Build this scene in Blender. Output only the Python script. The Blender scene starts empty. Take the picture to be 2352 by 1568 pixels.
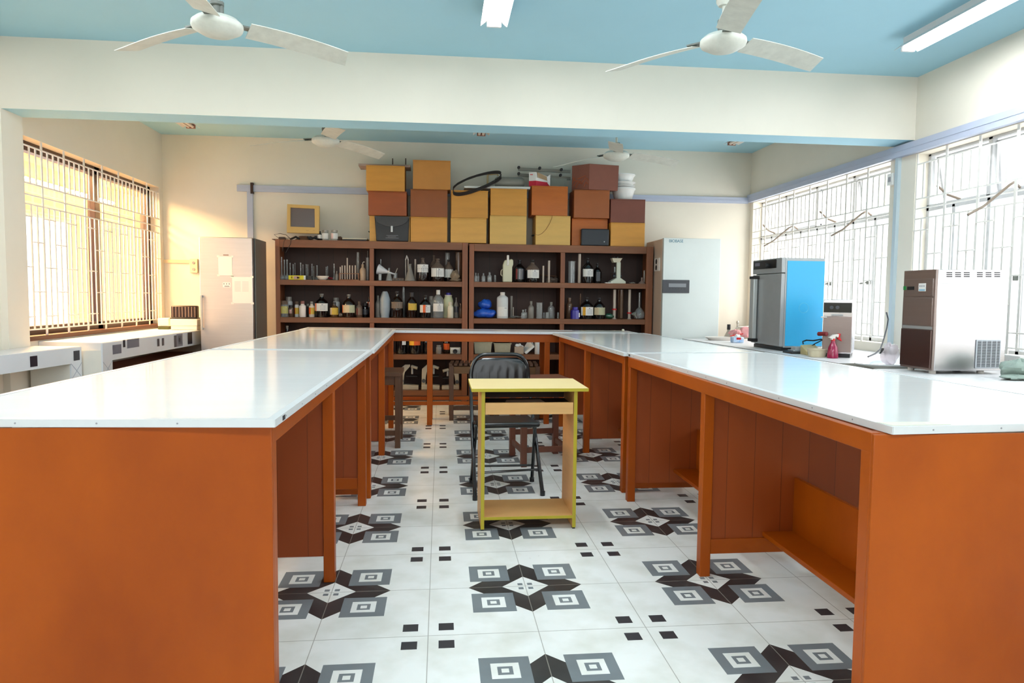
import bpy, bmesh, math, random
from mathutils import Matrix, Vector, Euler
random.seed(7)
PI = math.pi
C = bpy.context.scene.collection
# ------------------------------------------------------------------ camera
FPX = 1598.42
CAM = Vector((0.03964, -2.43973, 1.2165))
def rot_cam():
    p, y, r = -0.0643717, -0.1030792, -0.0097686
    cy, sy, cp, sp, cr, sr = math.cos(y), math.sin(y), math.cos(p), math.sin(p), math.cos(r), math.sin(r)
    Rz = Matrix(((cy, -sy, 0), (sy, cy, 0), (0, 0, 1)))
    Rx = Matrix(((1, 0, 0), (0, cp, -sp), (0, sp, cp)))
    Ry = Matrix(((cr, 0, sr), (0, 1, 0), (-sr, 0, cr)))
    return Rz @ Rx @ Ry          # columns: right, forward, up
RC = rot_cam()
def at(px, py, x=None, y=None, z=None):
    "the point of the room that lies on a known plane and shows at a pixel of the photograph"
    d = RC @ Vector(((px - 1176) / FPX, 1, -(py - 784) / FPX))
    if z is not None: t = (z - CAM.z) / d.z
    elif y is not None: t = (y - CAM.y) / d.y
    else: t = (x - CAM.x) / d.x
    return CAM + d * t
def mpp(P):
    "metres per pixel at a point"
    return ((P - CAM) @ RC.col[1]) / FPX
cd = bpy.data.cameras.new('camera'); cam = bpy.data.objects.new('camera', cd); C.objects.link(cam)
cd.sensor_width = 36; cd.sensor_fit = 'HORIZONTAL'; cd.lens = FPX / 2352 * 36; cd.clip_start = 0.05
m = Matrix.Identity(4)
for i in range(3):
    m[i][0] = RC[i][0]; m[i][1] = RC[i][2]; m[i][2] = -RC[i][1]; m[i][3] = CAM[i]
cam.matrix_world = m
bpy.context.scene.camera = cam
# ------------------------------------------------------------------ materials
def srgb(r, g, b):
    f = lambda c: (c / 12.92 if c <= 0.04045 else ((c + 0.055) / 1.055) ** 2.4)
    return (f(r / 255), f(g / 255), f(b / 255), 1)
class NT:
    def __init__(s, name):
        s.m = bpy.data.materials.new(name); s.m.use_nodes = True; s.t = s.m.node_tree; s.t.nodes.clear()
        s.out = s.n('ShaderNodeOutputMaterial')
    def n(s, k, **kw):
        o = s.t.nodes.new(k)
        for a, b in kw.items(): setattr(o, a, b)
        return o
    def l(s, a, b): s.t.links.new(a, b)
    def put(s, sock, v):
        if hasattr(v, 'is_output') or isinstance(v, bpy.types.NodeSocket): s.l(v, sock)
        else: sock.default_value = v
    def math(s, op, a, b=None, c=None):
        o = s.n('ShaderNodeMath', operation=op); s.put(o.inputs[0], a)
        if b is not None: s.put(o.inputs[1], b)
        if c is not None: s.put(o.inputs[2], c)
        return o.outputs[0]
    def mix(s, f, a, b):
        o = s.n('ShaderNodeMix', data_type='RGBA'); s.put(o.inputs[0], f); s.put(o.inputs[6], a); s.put(o.inputs[7], b); return o.outputs[2]
MATS = {}
def mat(name, col, rough=0.5, metal=0.0, var=0.0, scale=6.0, stretch=(1, 1, 1), bump=0.0, coat=0.0, spec=0.5, emit=None, estr=0.0, col2=None, alpha=1.0):
    t = NT(name); b = t.n('ShaderNodeBsdfPrincipled')
    b.inputs['Base Color'].default_value = col; b.inputs['Roughness'].default_value = rough; b.inputs['Metallic'].default_value = metal
    b.inputs['Specular IOR Level'].default_value = spec; b.inputs['Coat Weight'].default_value = coat; b.inputs['Coat Roughness'].default_value = 0.08
    b.inputs['Alpha'].default_value = alpha
    if emit: b.inputs['Emission Color'].default_value = emit; b.inputs['Emission Strength'].default_value = estr
    if var or bump or col2:
        tc = t.n('ShaderNodeTexCoord'); mp = t.n('ShaderNodeMapping'); mp.inputs['Scale'].default_value = stretch
        t.l(tc.outputs['Object'], mp.inputs['Vector'])
        nz = t.n('ShaderNodeTexNoise'); nz.inputs['Scale'].default_value = scale; nz.inputs['Detail'].default_value = 6; nz.inputs['Roughness'].default_value = 0.62
        t.l(mp.outputs['Vector'], nz.inputs['Vector'])
        mr = t.n('ShaderNodeMapRange'); mr.inputs[1].default_value = 0.3; mr.inputs[2].default_value = 0.7; t.l(nz.outputs['Fac'], mr.inputs[0])
        if var or col2:
            c2 = col2 or tuple(c * (1 - var) for c in col[:3]) + (1,)
            t.l(t.mix(mr.outputs[0], col, c2), b.inputs['Base Color'])
        if bump:
            bp = t.n('ShaderNodeBump'); bp.inputs['Strength'].default_value = bump; bp.inputs['Distance'].default_value = 0.01
            t.l(nz.outputs['Fac'], bp.inputs['Height']); t.l(bp.outputs['Normal'], b.inputs['Normal'])
    t.l(b.outputs[0], t.out.inputs[0]); MATS[name] = t.m
    return t.m
def glass(name, tint=(1, 1, 1, 1), haze=0.12, hcol=(0.85, 0.88, 0.88, 1), rough=0.05):
    "thin clear glass: mostly see-through, sharp reflections, a little dust"
    t = NT(name); tr = t.n('ShaderNodeBsdfTransparent'); tr.inputs[0].default_value = tint
    b = t.n('ShaderNodeBsdfPrincipled'); b.inputs['Base Color'].default_value = hcol; b.inputs['Roughness'].default_value = 0.6
    g = t.n('ShaderNodeBsdfAnisotropic'); g.inputs['Roughness'].default_value = rough; g.inputs['Color'].default_value = (1, 1, 1, 1)
    m1 = t.n('ShaderNodeMixShader'); m1.inputs[0].default_value = haze; t.l(tr.outputs[0], m1.inputs[1]); t.l(b.outputs[0], m1.inputs[2])
    lw = t.n('ShaderNodeLayerWeight'); lw.inputs[0].default_value = 0.5; fr = t.math('MULTIPLY_ADD', t.math('POWER', lw.outputs['Facing'], 4.0), 0.6, 0.04)
    m2 = t.n('ShaderNodeMixShader'); t.l(fr, m2.inputs[0]); t.l(m1.outputs[0], m2.inputs[1]); t.l(g.outputs[0], m2.inputs[2])
    t.l(m2.outputs[0], t.out.inputs[0]); return t.m
def emission(name, col, s):
    t = NT(name); e = t.n('ShaderNodeEmission'); e.inputs[0].default_value = col; e.inputs[1].default_value = s
    t.l(e.outputs[0], t.out.inputs[0]); return t.m
def tile_mat():
    "white cement tiles in pairs: grey nested squares, black arrow bars and a white diamond round every second crossing"
    t = NT('patterned_floor_tile'); ge = t.n('ShaderNodeNewGeometry'); sp = t.n('ShaderNodeSeparateXYZ'); t.l(ge.outputs['Position'], sp.inputs[0])
    M = t.math
    def fold(o, off):   # distance in tiles from the nearest motif centre, 0..1
        a = M('DIVIDE', o, 0.8); a = M('ADD', a, off); a = M('FRACT', a); a = M('SUBTRACT', a, 0.5); a = M('ABSOLUTE', a); return M('MULTIPLY', a, 2.0)
    u = fold(sp.outputs[0], 0.0); v = fold(sp.outputs[1], 0.0)
    lt = lambda a, b: M('LESS_THAN', a, b)
    gt = lambda a, b: M('GREATER_THAN', a, b)
    mx, mn, s = M('MAXIMUM', u, v), M('MINIMUM', u, v), M('ADD', u, v)
    inr = lambda lo, hi: M('MULTIPLY', gt(mn, lo), lt(mx, hi))
    white = srgb(243, 244, 240); 
    nz = t.n('ShaderNodeTexNoise'); nz.inputs['Scale'].default_value = 5; nz.inputs['Detail'].default_value = 8; t.l(ge.outputs['Position'], nz.inputs['Vector'])
    st = t.n('ShaderNodeMapRange'); st.inputs[1].default_value = 0.42; st.inputs[2].default_value = 0.75; t.l(nz.outputs['Fac'], st.inputs[0])
    w = t.mix(st.outputs[0], white, srgb(222, 222, 212))
    grey = t.mix(st.outputs[0], srgb(124, 132, 136), srgb(112, 118, 122)); black = t.mix(st.outputs[0], srgb(46, 45, 46), srgb(72, 70, 69))
    col = w
    arm = M('MULTIPLY', M('MULTIPLY', lt(s, 0.6), lt(mn, 0.15)), gt(s, 0.246))
    col = t.mix(arm, col, black)
    col = t.mix(inr(0.15, 0.575), col, grey)
    col = t.mix(inr(0.245, 0.48), col, w)
    col = t.mix(inr(0.30, 0.427), col, grey)
    col = t.mix(inr(0.333, 0.395), col, w)
    col = t.mix(M('MULTIPLY', inr(0.025, 0.077), lt(s, 0.2)), col, grey)
    u2, v2 = M('SUBTRACT', 1.0, u), M('SUBTRACT', 1.0, v)
    cl = M('MULTIPLY', gt(M('MINIMUM', u2, v2), 0.093), lt(M('MAXIMUM', u2, v2), 0.232))
    col = t.mix(cl, col, srgb(54, 54, 58))
    g1 = M('MAXIMUM', lt(mn, 0.004), gt(mx, 0.996))
    col = t.mix(M('MULTIPLY', g1, 0.75), col, srgb(150, 146, 136))
    b = t.n('ShaderNodeBsdfPrincipled'); t.l(col, b.inputs['Base Color'])
    rr = t.n('ShaderNodeMapRange'); rr.inputs[3].default_value = 0.22; rr.inputs[4].default_value = 0.42; t.l(nz.outputs['Fac'], rr.inputs[0]); t.l(rr.outputs[0], b.inputs['Roughness'])
    b.inputs['Specular IOR Level'].default_value = 0.4
    t.l(b.outputs[0], t.out.inputs[0]); return t.m
def plank_mat(name, c1, c2, width, axis, rough=0.5, gap=0.012, dark=0.25):
    "boards side by side along one axis, each with its own tone and a dark joint"
    t = NT(name); tc = t.n('ShaderNodeTexCoord'); sp = t.n('ShaderNodeSeparateXYZ'); t.l(tc.outputs['Object'], sp.inputs[0])
    k = t.math('DIVIDE', sp.outputs[axis], width); fl = t.math('FLOOR', k); fr = t.math('FRACT', k)
    wn = t.n('ShaderNodeTexWhiteNoise', noise_dimensions='1D'); t.l(fl, wn.inputs['W'])
    nz = t.n('ShaderNodeTexNoise'); nz.inputs['Scale'].default_value = 3; nz.inputs['Detail'].default_value = 7
    mp = t.n('ShaderNodeMapping'); s = [6, 6, 6]; s[2] = 0.7; mp.inputs['Scale'].default_value = s; t.l(tc.outputs['Object'], mp.inputs[0]); t.l(mp.outputs[0], nz.inputs['Vector'])
    f = t.math('ADD', t.math('MULTIPLY', wn.outputs[0], 0.55), t.math('MULTIPLY', nz.outputs['Fac'], 0.45))
    col = t.mix(f, c1, c2)
    j = t.math('LESS_THAN', fr, gap / width)
    col = t.mix(j, col, tuple(c * dark for c in c1[:3]) + (1,))
    b = t.n('ShaderNodeBsdfPrincipled'); t.l(col, b.inputs['Base Color']); b.inputs['Roughness'].default_value = rough
    t.l(b.outputs[0], t.out.inputs[0]); return t.m

M_floor = tile_mat()
M_wall = mat('cream_wall_paint', srgb(236, 229, 214), 0.75, var=0.05, scale=1.5, bump=0.03)
M_ceil = mat('blue_ceiling_paint', srgb(170, 216, 234), 0.8, var=0.05, scale=1.2, bump=0.03)
M_trunk = mat('lilac_blue_trunking', srgb(186, 194, 214), 0.5, var=0.04)
M_white = mat('white_paint', srgb(236, 236, 232), 0.5, var=0.04)
M_grille = mat('white_grille_paint', srgb(238, 236, 230), 0.45, var=0.08, scale=20)
M_steel_frame = mat('grey_window_frame_paint', srgb(196, 198, 200), 0.45, var=0.12, scale=12)
M_brown_frame = mat('dark_brown_frame', srgb(52, 26, 18), 0.4, var=0.2)
M_pane = glass('window_pane', (0.97, 0.98, 0.98, 1), 0.05)
M_pane_frost = glass('dusty_window_pane', (0.95, 0.95, 0.93, 1), 0.30, (0.9, 0.9, 0.87, 1))
M_orange = mat('orange_brown_paint', srgb(172, 80, 2), 0.4, scale=1.6, stretch=(1, 1, 0.6), bump=0.02, spec=0.3, col2=srgb(142, 60, 2))
M_orange_d = plank_mat('orange_brown_boards', srgb(156, 68, 2), srgb(132, 54, 2), 0.125, 0, 0.6, 0.003, 0.5)
M_lam = mat('white_laminate', srgb(246, 248, 247), 0.10, var=0.05, scale=2.0, stretch=(0.5, 3, 1), bump=0.035, spec=0.6)
M_edge = mat('white_edge_strip', srgb(214, 218, 220), 0.35, var=0.06)
M_darkspot = mat('dark_rubber', srgb(40, 38, 46), 0.6, var=0.1)
M_cab = mat('brown_cabinet_wood', srgb(134, 82, 48), 0.5, var=0.35, scale=3, stretch=(0.6, 6, 6), bump=0.03)
M_cab_v = mat('brown_cabinet_wood_upright', srgb(140, 82, 48), 0.5, var=0.35, scale=3, stretch=(6, 6, 0.6), bump=0.03)
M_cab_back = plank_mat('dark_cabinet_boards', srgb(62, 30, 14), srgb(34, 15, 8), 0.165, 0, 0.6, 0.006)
M_beech = mat('beech_laminate', srgb(226, 176, 112), 0.45, var=0.10, scale=5, stretch=(1, 1, 8))
M_beech_l = mat('pale_beech_top', srgb(236, 214, 156), 0.4, var=0.07, scale=5, stretch=(1, 8, 1))
M_yel = mat('yellow_edging', srgb(180, 164, 36), 0.4, var=0.08)
M_blackmet = mat('black_enamel', srgb(20, 22, 24), 0.22, spec=0.6, var=0.1)
M_blackvin = mat('black_vinyl', srgb(24, 26, 27), 0.3, var=0.15, scale=30)
M_dwood = mat('dark_stool_wood', srgb(96, 62, 38), 0.5, var=0.35, scale=4, stretch=(4, 4, 0.7))
M_rwood = mat('red_brown_stool_wood', srgb(112, 62, 42), 0.5, var=0.3, scale=4, stretch=(4, 4, 0.7))
M_ochre = mat('ochre_stool_wood', srgb(110, 74, 34), 0.5, var=0.3, scale=4, stretch=(0.7, 4, 4))
M_ss = mat('brushed_stainless', srgb(214, 204, 198), 0.42, 1.0, var=0.06, scale=3, stretch=(1, 1, 20))
M_ss_b = mat('bright_stainless', srgb(226, 221, 223), 0.24, 1.0, var=0.03, scale=3, stretch=(20, 20, 1))
M_ss_d = mat('brown_stainless', srgb(160, 144, 138), 0.34, 0.8, var=0.06, scale=3, stretch=(1, 1, 20))
M_dark = mat('black_plastic', srgb(24, 24, 26), 0.35, var=0.1)
M_dgrey = mat('dark_grey_plastic', srgb(66, 68, 74), 0.4, var=0.06)
M_grey = mat('light_grey_metal', srgb(176, 178, 178), 0.35, 0.3, var=0.06, scale=12)
M_pale = mat('pale_green_white_enamel', srgb(214, 222, 220), 0.25, var=0.03, spec=0.6)
M_beige = mat('beige_enamel', srgb(206, 184, 164), 0.4, var=0.04)
M_blue = mat('sky_blue_film', srgb(66, 186, 238), 0.35, var=0.04)
M_paper = mat('white_paper', srgb(236, 234, 230), 0.7, var=0.05, scale=30)
M_print = mat('grey_print', srgb(150, 150, 156), 0.7)
M_teal = mat('teal_lettering', srgb(56, 118, 140), 0.5)
M_terra = mat('terrazzo_grey', srgb(150, 146, 136), 0.6, var=0.25, scale=40)
M_top_w = mat('dusty_white_counter', srgb(232, 230, 230), 0.4, var=0.06, scale=5)
M_plas = mat('white_plaster', srgb(226, 224, 214), 0.8, var=0.08, scale=3)
M_tilew = mat('glazed_white_tile', srgb(218, 224, 230), 0.25, var=0.05, scale=4)
M_tiled = mat('dark_tile_pattern', srgb(38, 36, 46), 0.3, var=0.1)
M_tileg = mat('grey_tile_pattern', srgb(110, 112, 124), 0.3, var=0.1)
M_gl = glass('lab_glass', (0.93, 0.94, 0.93, 1), 0.16)
M_gl_d = glass('dusty_lab_glass', (0.8, 0.78, 0.74, 1), 0.45, (0.42, 0.38, 0.33, 1), 0.2)
M_gl_br = glass('brown_tinted_glass', (0.55, 0.36, 0.22, 1), 0.35, (0.35, 0.2, 0.12, 1))
M_amber = mat('amber_bottle_glass', srgb(28, 16, 12), 0.08, spec=0.8)
M_black_gl = mat('near_black_bottle_glass', srgb(14, 11, 12), 0.08, spec=0.8)
M_dust = mat('dust_film', srgb(104, 86, 74), 0.85, var=0.25, scale=30)
M_cap_d = mat('dark_cap', srgb(40, 34, 34), 0.5, var=0.15)
M_wcap = mat('white_cap', srgb(228, 222, 214), 0.45, var=0.05)
M_lab_w = mat('white_label', srgb(230, 226, 220), 0.6, var=0.07, scale=60)
M_lab_y = mat('yellow_label', srgb(206, 172, 66), 0.6, var=0.15, scale=60)
M_lab_g = mat('yellow_green_label', srgb(186, 176, 90), 0.6, var=0.15, scale=60)
M_lab_o = mat('orange_stripe', srgb(228, 96, 28), 0.6)
M_lab_a = mat('amber_stripe', srgb(232, 170, 40), 0.6)
M_lab_c = mat('cream_label', srgb(208, 186, 150), 0.6, var=0.1, scale=60)
M_lab_gr = mat('faded_label', srgb(122, 104, 90), 0.7, var=0.15, scale=60)
M_lab_gg = mat('grey_green_label', srgb(186, 184, 150), 0.6, var=0.1, scale=60)
M_cream = mat('cream_plastic', srgb(214, 204, 180), 0.45, var=0.08, scale=10)
M_trans = mat('milky_plastic', srgb(206, 206, 204), 0.35, var=0.05, scale=10)
M_bgrey = mat('blue_grey_plastic', srgb(150, 160, 168), 0.4, var=0.1, scale=10)
M_violet = mat('violet_plastic', srgb(58, 48, 150), 0.35, var=0.1)
M_bluebag = mat('blue_plastic_bag', srgb(50, 110, 214), 0.25, col2=srgb(24, 58, 160), scale=12, bump=0.4)
M_green = mat('green_glass', srgb(40, 90, 66), 0.1, spec=0.8)
M_red = mat('red_plastic', srgb(206, 26, 30), 0.35)
M_redb = mat('red_brown_plastic', srgb(120, 26, 30), 0.4)
M_magenta = mat('magenta_liquid_plastic', srgb(150, 18, 66), 0.15, var=0.1, spec=0.7)
M_pinkcl = mat('pink_cloth', srgb(226, 160, 160), 0.8, var=0.15, scale=14, bump=0.3)
M_foam = mat('white_foam', srgb(240, 232, 224), 0.7, var=0.04, scale=40)
M_rackb = mat('dark_red_black_plastic', srgb(44, 20, 18), 0.4, var=0.2)
M_tubeL = mat('tube_rim_pale', srgb(150, 128, 118), 0.5)
M_crt = mat('yellowed_plastic', srgb(212, 172, 98), 0.5, var=0.06)
M_screen = mat('grey_screen', srgb(92, 80, 78), 0.25, spec=0.6)
M_kraft = mat('kraft_paper', srgb(150, 128, 104), 0.85, var=0.25, scale=18, bump=0.4)
M_carton = mat('red_brown_carton', srgb(136, 78, 60), 0.6, var=0.12)
M_cartp = mat('orange_print', srgb(170, 82, 44), 0.6)
M_ylbox = mat('yellow_carton', srgb(240, 218, 30), 0.5, var=0.05)
M_pinkp = mat('pink_print', srgb(206, 160, 150), 0.6)
M_fan = mat('dusty_white_fan', srgb(216, 218, 208), 0.5, var=0.18, scale=14)
M_fan_d = mat('fan_bracket_grey', srgb(112, 116, 110), 0.5, var=0.2)
M_tube = emission('lit_fluorescent_tube', (0.93, 0.97, 1, 1), 85)
M_tube_off = mat('unlit_tube', srgb(226, 218, 208), 0.35)
M_fix = mat('white_reflector', srgb(228, 230, 230), 0.4, var=0.04)
M_fix_d = mat('fitting_end', srgb(150, 110, 96), 0.5)
M_box_y = mat('yellow_plywood', srgb(214, 150, 60), 0.5, var=0.14, scale=4, stretch=(0.7, 3, 4))
M_box_y2 = mat('pale_yellow_plywood', srgb(222, 166, 78), 0.5, var=0.14, scale=4, stretch=(0.7, 3, 4))
M_box_o = mat('golden_orange_plywood', srgb(190, 100, 20), 0.45, var=0.16, scale=5, stretch=(0.8, 3, 3))
M_box_b = mat('red_brown_plywood', srgb(160, 76, 18), 0.45, var=0.2, scale=5, stretch=(0.8, 3, 3))
M_box_d = mat('maroon_brown_plywood', srgb(122, 66, 50), 0.55, var=0.16, scale=4)
M_greenfoam = mat('green_foam', srgb(64, 72, 34), 0.7)
M_cloth_g = mat('grey_green_cloth', srgb(150, 166, 156), 0.8, var=0.3, scale=14, bump=0.4)
M_clear_bag = glass('clear_plastic_bag', (0.95, 0.9, 0.93, 1), 0.35, (0.9, 0.85, 0.88, 1), 0.2)
M_brass = mat('dull_chrome', srgb(190, 188, 180), 0.3, 0.8)
M_corr = mat('warm_corridor_paint', srgb(236, 190, 130), 0.8, var=0.05)
M_led = mat('green_led', srgb(30, 130, 60), 0.4)
M_stick_b = mat('pale_blue_print', srgb(130, 180, 204), 0.6)
# ------------------------------------------------------------------ mesh helper
class MB:
    def __init__(s): s.v = []; s.f = []; s.mi = []; s.k = 0
    def add(s, vs, fs, mi=None):
        b = len(s.v); s.v += [tuple(v) for v in vs]
        for f in fs: s.f.append([b + i for i in f]); s.mi.append(s.k if mi is None else mi)
        return s
    def hexa(s, p, mi=None):      # 4 bottom ccw, 4 top ccw
        return s.add(p, [(3, 2, 1, 0), (4, 5, 6, 7), (0, 1, 5, 4), (1, 2, 6, 5), (2, 3, 7, 6), (3, 0, 4, 7)], mi)
    def box(s, x0, x1, y0, y1, z0, z1, mi=None):
        return s.hexa([(x0, y0, z0), (x1, y0, z0), (x1, y1, z0), (x0, y1, z0), (x0, y0, z1), (x1, y0, z1), (x1, y1, z1), (x0, y1, z1)], mi)
    def bar(s, a, b, w, h, mi=None, up=(0, 0, 1)):   # square bar between points
        a, b, up = Vector(a), Vector(b), Vector(up); d = (b - a).normalized()
        if abs(d.dot(up)) > 0.98: up = Vector((0, 1, 0))
        x = d.cross(up).normalized() * (w / 2); y = x.cross(d).normalized() * (h / 2)
        return s.hexa([a - x - y, a + x - y, b + x - y, b - x - y, a - x + y, a + x + y, b + x + y, b - x + y], mi)
    def prism(s, poly, lo, hi, axis='z', mi=None):   # poly in the other two axes
        def P(u, v, w): return (u, v, w) if axis == 'z' else ((u, w, v) if axis == 'y' else (w, u, v))
        n = len(poly); vs = [P(u, v, lo) for u, v in poly] + [P(u, v, hi) for u, v in poly]
        fs = [tuple(range(n - 1, -1, -1)), tuple(range(n, 2 * n))] + [(i, (i + 1) % n, n + (i + 1) % n, n + i) for i in range(n)]
        return s.add(vs, fs, mi)
    def lathe(s, prof, c=(0, 0, 0), seg=20, mi=None, sx=1, sy=1, dirn=None):
        c = Vector(c); q = Vector((0, 0, 1)).rotation_difference(Vector(dirn).normalized()) if dirn else None
        vs = []; fs = []; n = len(prof)
        for r, z in prof:
            for i in range(seg):
                a = 2 * PI * i / seg; p = Vector((r * math.cos(a) * sx, r * math.sin(a) * sy, z))
                if q: p = q @ p
                vs.append(c + p)
        for j in range(n - 1):
            for i in range(seg):
                k = (i + 1) % seg; fs.append((j * seg + i, j * seg + k, (j + 1) * seg + k, (j + 1) * seg + i))
        ring = prof[0] == prof[-1]
        if prof[0][0] > 1e-5 and not ring: fs.append(tuple(range(seg - 1, -1, -1)))
        if not ring and prof[-1][0] > 1e-5: fs.append(tuple((n - 1) * seg + i for i in range(seg)))
        return s.add(vs, fs, mi)
    def cyl(s, c, r, h, seg=20, mi=None, dirn=None, r2=None):
        return s.lathe([(r, 0), (r if r2 is None else r2, h)], c, seg, mi, dirn=dirn)
    def tube(s, pts, r, seg=8, mi=None, closed=False):
        pts = [Vector(p) for p in pts]; n = len(pts); vs = []; fs = []; prev = None
        for i, p in enumerate(pts):
            d = ((pts[(i + 1) % n] if (closed or i < n - 1) else p) - (pts[i - 1] if (closed or i > 0) else p)).normalized()
            u = prev - d * prev.dot(d) if prev is not None else d.orthogonal()
            if u.length < 1e-6: u = d.orthogonal()
            u.normalize(); prev = u; w = d.cross(u)
            rr = r[i] if isinstance(r, (list, tuple)) else r
            for k in range(seg):
                a = 2 * PI * k / seg; vs.append(p + u * math.cos(a) * rr + w * math.sin(a) * rr)
        for j in range(n if closed else n - 1):
            for k in range(seg):
                a, b = j * seg, ((j + 1) % n) * seg; fs.append((a + k, a + (k + 1) % seg, b + (k + 1) % seg, b + k))
        if not closed: fs += [tuple(range(seg - 1, -1, -1)), tuple((n - 1) * seg + k for k in range(seg))]
        return s.add(vs, fs, mi)
    def arc(s, c, r, z0, z1, a0, a1, seg=10, mi=None):   # label patch on a round body, angle 0 faces the room
        vs = []; fs = []
        for i in range(seg + 1):
            a = -PI / 2 + a0 + (a1 - a0) * i / seg
            for z in (z0, z1): vs.append((c[0] + r * math.cos(a), c[1] + r * math.sin(a), c[2] + z))
        for i in range(seg): fs.append((2 * i, 2 * i + 2, 2 * i + 3, 2 * i + 1))
        return s.add(vs, fs, mi)
    def blob(s, c, rx, ry, rz, seed=0, amp=0.12, mi=None, nu=18, nv=12, flat=0.0, fq=3.0):
        rnd = random.Random(seed); ph = [rnd.uniform(0, 6.28) for _ in range(9)]; vs = []; fs = []
        for j in range(nv + 1):
            t = PI * j / nv
            for i in range(nu):
                a = 2 * PI * i / nu
                k = 1 + amp * (math.sin(fq * a + ph[0] + 2 * t) + 0.7 * math.sin((fq + 2) * a + ph[1] - 3 * t) + 0.6 * math.sin(4 * t + ph[2] + a) + 0.5 * math.sin(7 * a + 5 * t + ph[3])) / 1.6
                x, y, z = math.sin(t) * math.cos(a) * k, math.sin(t) * math.sin(a) * k, -math.cos(t) * k
                z = max(z, -1 + flat)
                vs.append((c[0] + rx * x, c[1] + ry * y, c[2] + rz * z))
        for j in range(nv):
            for i in range(nu):
                k = (i + 1) % nu; fs.append((j * nu + i, j * nu + k, (j + 1) * nu + k, (j + 1) * nu + i))
        return s.add(vs, fs, mi)
    def build(s, name, mats, parent=None, world=True, bevel=0.0, kind=None, label=None, cat=None, group=None, smooth=True, origin=None, bseg=2):
        me = bpy.data.meshes.new(name); vs = s.v
        o = bpy.data.objects.new(name, me); C.objects.link(o)
        if parent is not None:
            o.parent = parent
            if world:
                inv = WM.get(parent.name, Matrix.Identity(4)).inverted(); vs = [tuple(inv @ Vector(v)) for v in vs]
            WM[o.name] = WM.get(parent.name, Matrix.Identity(4))
        elif origin is not None or (world and kind != 'structure'):
            if origin is None:
                xs = [v[0] for v in vs]; ys = [v[1] for v in vs]; origin = ((min(xs) + max(xs)) / 2, (min(ys) + max(ys)) / 2, min(v[2] for v in vs))
            o.location = origin; WM[o.name] = Matrix.Translation(origin); vs = [tuple(Vector(v) - Vector(origin)) for v in vs]
        me.from_pydata(vs, [], s.f); me.update()
        for mm in (mats if isinstance(mats, (list, tuple)) else [mats]): me.materials.append(mm)
        me.polygons.foreach_set('material_index', s.mi)
        bm = bmesh.new(); bm.from_mesh(me); bmesh.ops.recalc_face_normals(bm, faces=bm.faces); bm.to_mesh(me); bm.free()
        if smooth:
            me.polygons.foreach_set('use_smooth', [True] * len(me.polygons)); me.set_sharp_from_angle(angle=math.radians(38))
        if bevel:
            b = o.modifiers.new('edge', 'BEVEL'); b.width = bevel; b.segments = bseg; b.limit_method = 'ANGLE'; b.angle_limit = math.radians(40)
        tag(o, label, cat, group, kind); return o
WM = {}
def tag(o, label=None, cat=None, group=None, kind=None):
    for k, v in (('label', label), ('category', cat), ('group', group), ('kind', kind)):
        if v: o[k] = v
    return o
def thing(name, label, cat, loc=(0, 0, 0), rotz=0.0, group=None):
    o = bpy.data.objects.new(name, None); C.objects.link(o); o.empty_display_size = 0.1
    o.location = loc; o.rotation_euler = (0, 0, rotz); WM[o.name] = Matrix.Translation(loc) @ Matrix.Rotation(rotz, 4, 'Z')
    return tag(o, label, cat, group)
def text(body, name, matl, parent, size, loc, rot=(PI / 2, 0, 0), extr=0.0005, width=None):
    cu = bpy.data.curves.new(name, 'FONT'); cu.body = body; cu.size = size; cu.extrude = extr
    if width: cu.space_character = width
    f = bpy.data.objects.new(name, cu); C.objects.link(f); dg = bpy.context.evaluated_depsgraph_get(); me = bpy.data.meshes.new_from_object(f.evaluated_get(dg)); bpy.data.objects.remove(f)
    o = bpy.data.objects.new(name, me); C.objects.link(o); me.materials.clear(); me.materials.append(matl); o.parent = parent
    mw = Matrix.Translation(loc) @ Euler(rot).to_matrix().to_4x4()
    o.matrix_local = WM.get(parent.name, Matrix.Identity(4)).inverted() @ mw; return o
# ================================================================== ROOM
XL, XR, YB, ZC = -3.13, 3.89, 6.0, 3.025
Y0 = -4.6
def S(name, mb, mats, **k): return mb.build(name, mats, kind='structure', world=True, **k)
S('floor', MB().box(XL - .3, XR + .3, Y0, YB + .2, -.1, 0), M_floor)
S('ceiling', MB().box(XL - .3, XR + .3, Y0, YB + .2, ZC, ZC + .15), M_ceil)
S('wall_back', MB().box(XL - .25, XR + .25, YB, YB + .2, 0, ZC), M_wall)
WL = MB(); wy0, wy1, wz0, wz1 = 3.235, 5.90, .865, 2.41
WL.box(XL - .2, XL, Y0, wy0, 0, ZC).box(XL - .2, XL, wy1, YB, 0, ZC).box(XL - .2, XL, wy0, wy1, 0, wz0).box(XL - .2, XL, wy0, wy1, wz1, ZC)
WL.box(XL, XL + .05, 2.96, 3.22, 0, 2.53)                    # shallow pilaster under the beam
S('wall_left', WL, M_wall)
WR = MB(); ry = [(3.265, 5.915), (.1, 2.945)]; rz0, rz1 = .84, 2.405
WR.box(XR, XR + .2, 5.915, YB, 0, ZC).box(XR, XR + .2, 2.945, 3.265, 0, ZC).box(XR, XR + .2, Y0, .1, 0, ZC)
for a, b in ry: WR.box(XR, XR + .2, a, b, 0, rz0).box(XR, XR + .2, a, b, rz1, ZC)
S('wall_right', WR, M_wall)
bm_ = MB(); bm_.box(XL - .1, XR + .1, 2.97, 3.225, 2.522, ZC)
for i in range(len(bm_.f)):
    if i == 0: bm_.mi[i] = 1                                 # painted soffit
S('ceiling_beam', bm_, [M_wall, M_ceil])
S('wall_front', MB().box(XL - .3, XR + .3, Y0 - .2, Y0, 0, 1.3).box(XL - .3, XR + .3, Y0 - .2, Y0, 2.3, ZC), M_wall)  # unseen wall behind the camera; its open band is sized to let fill light in
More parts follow.
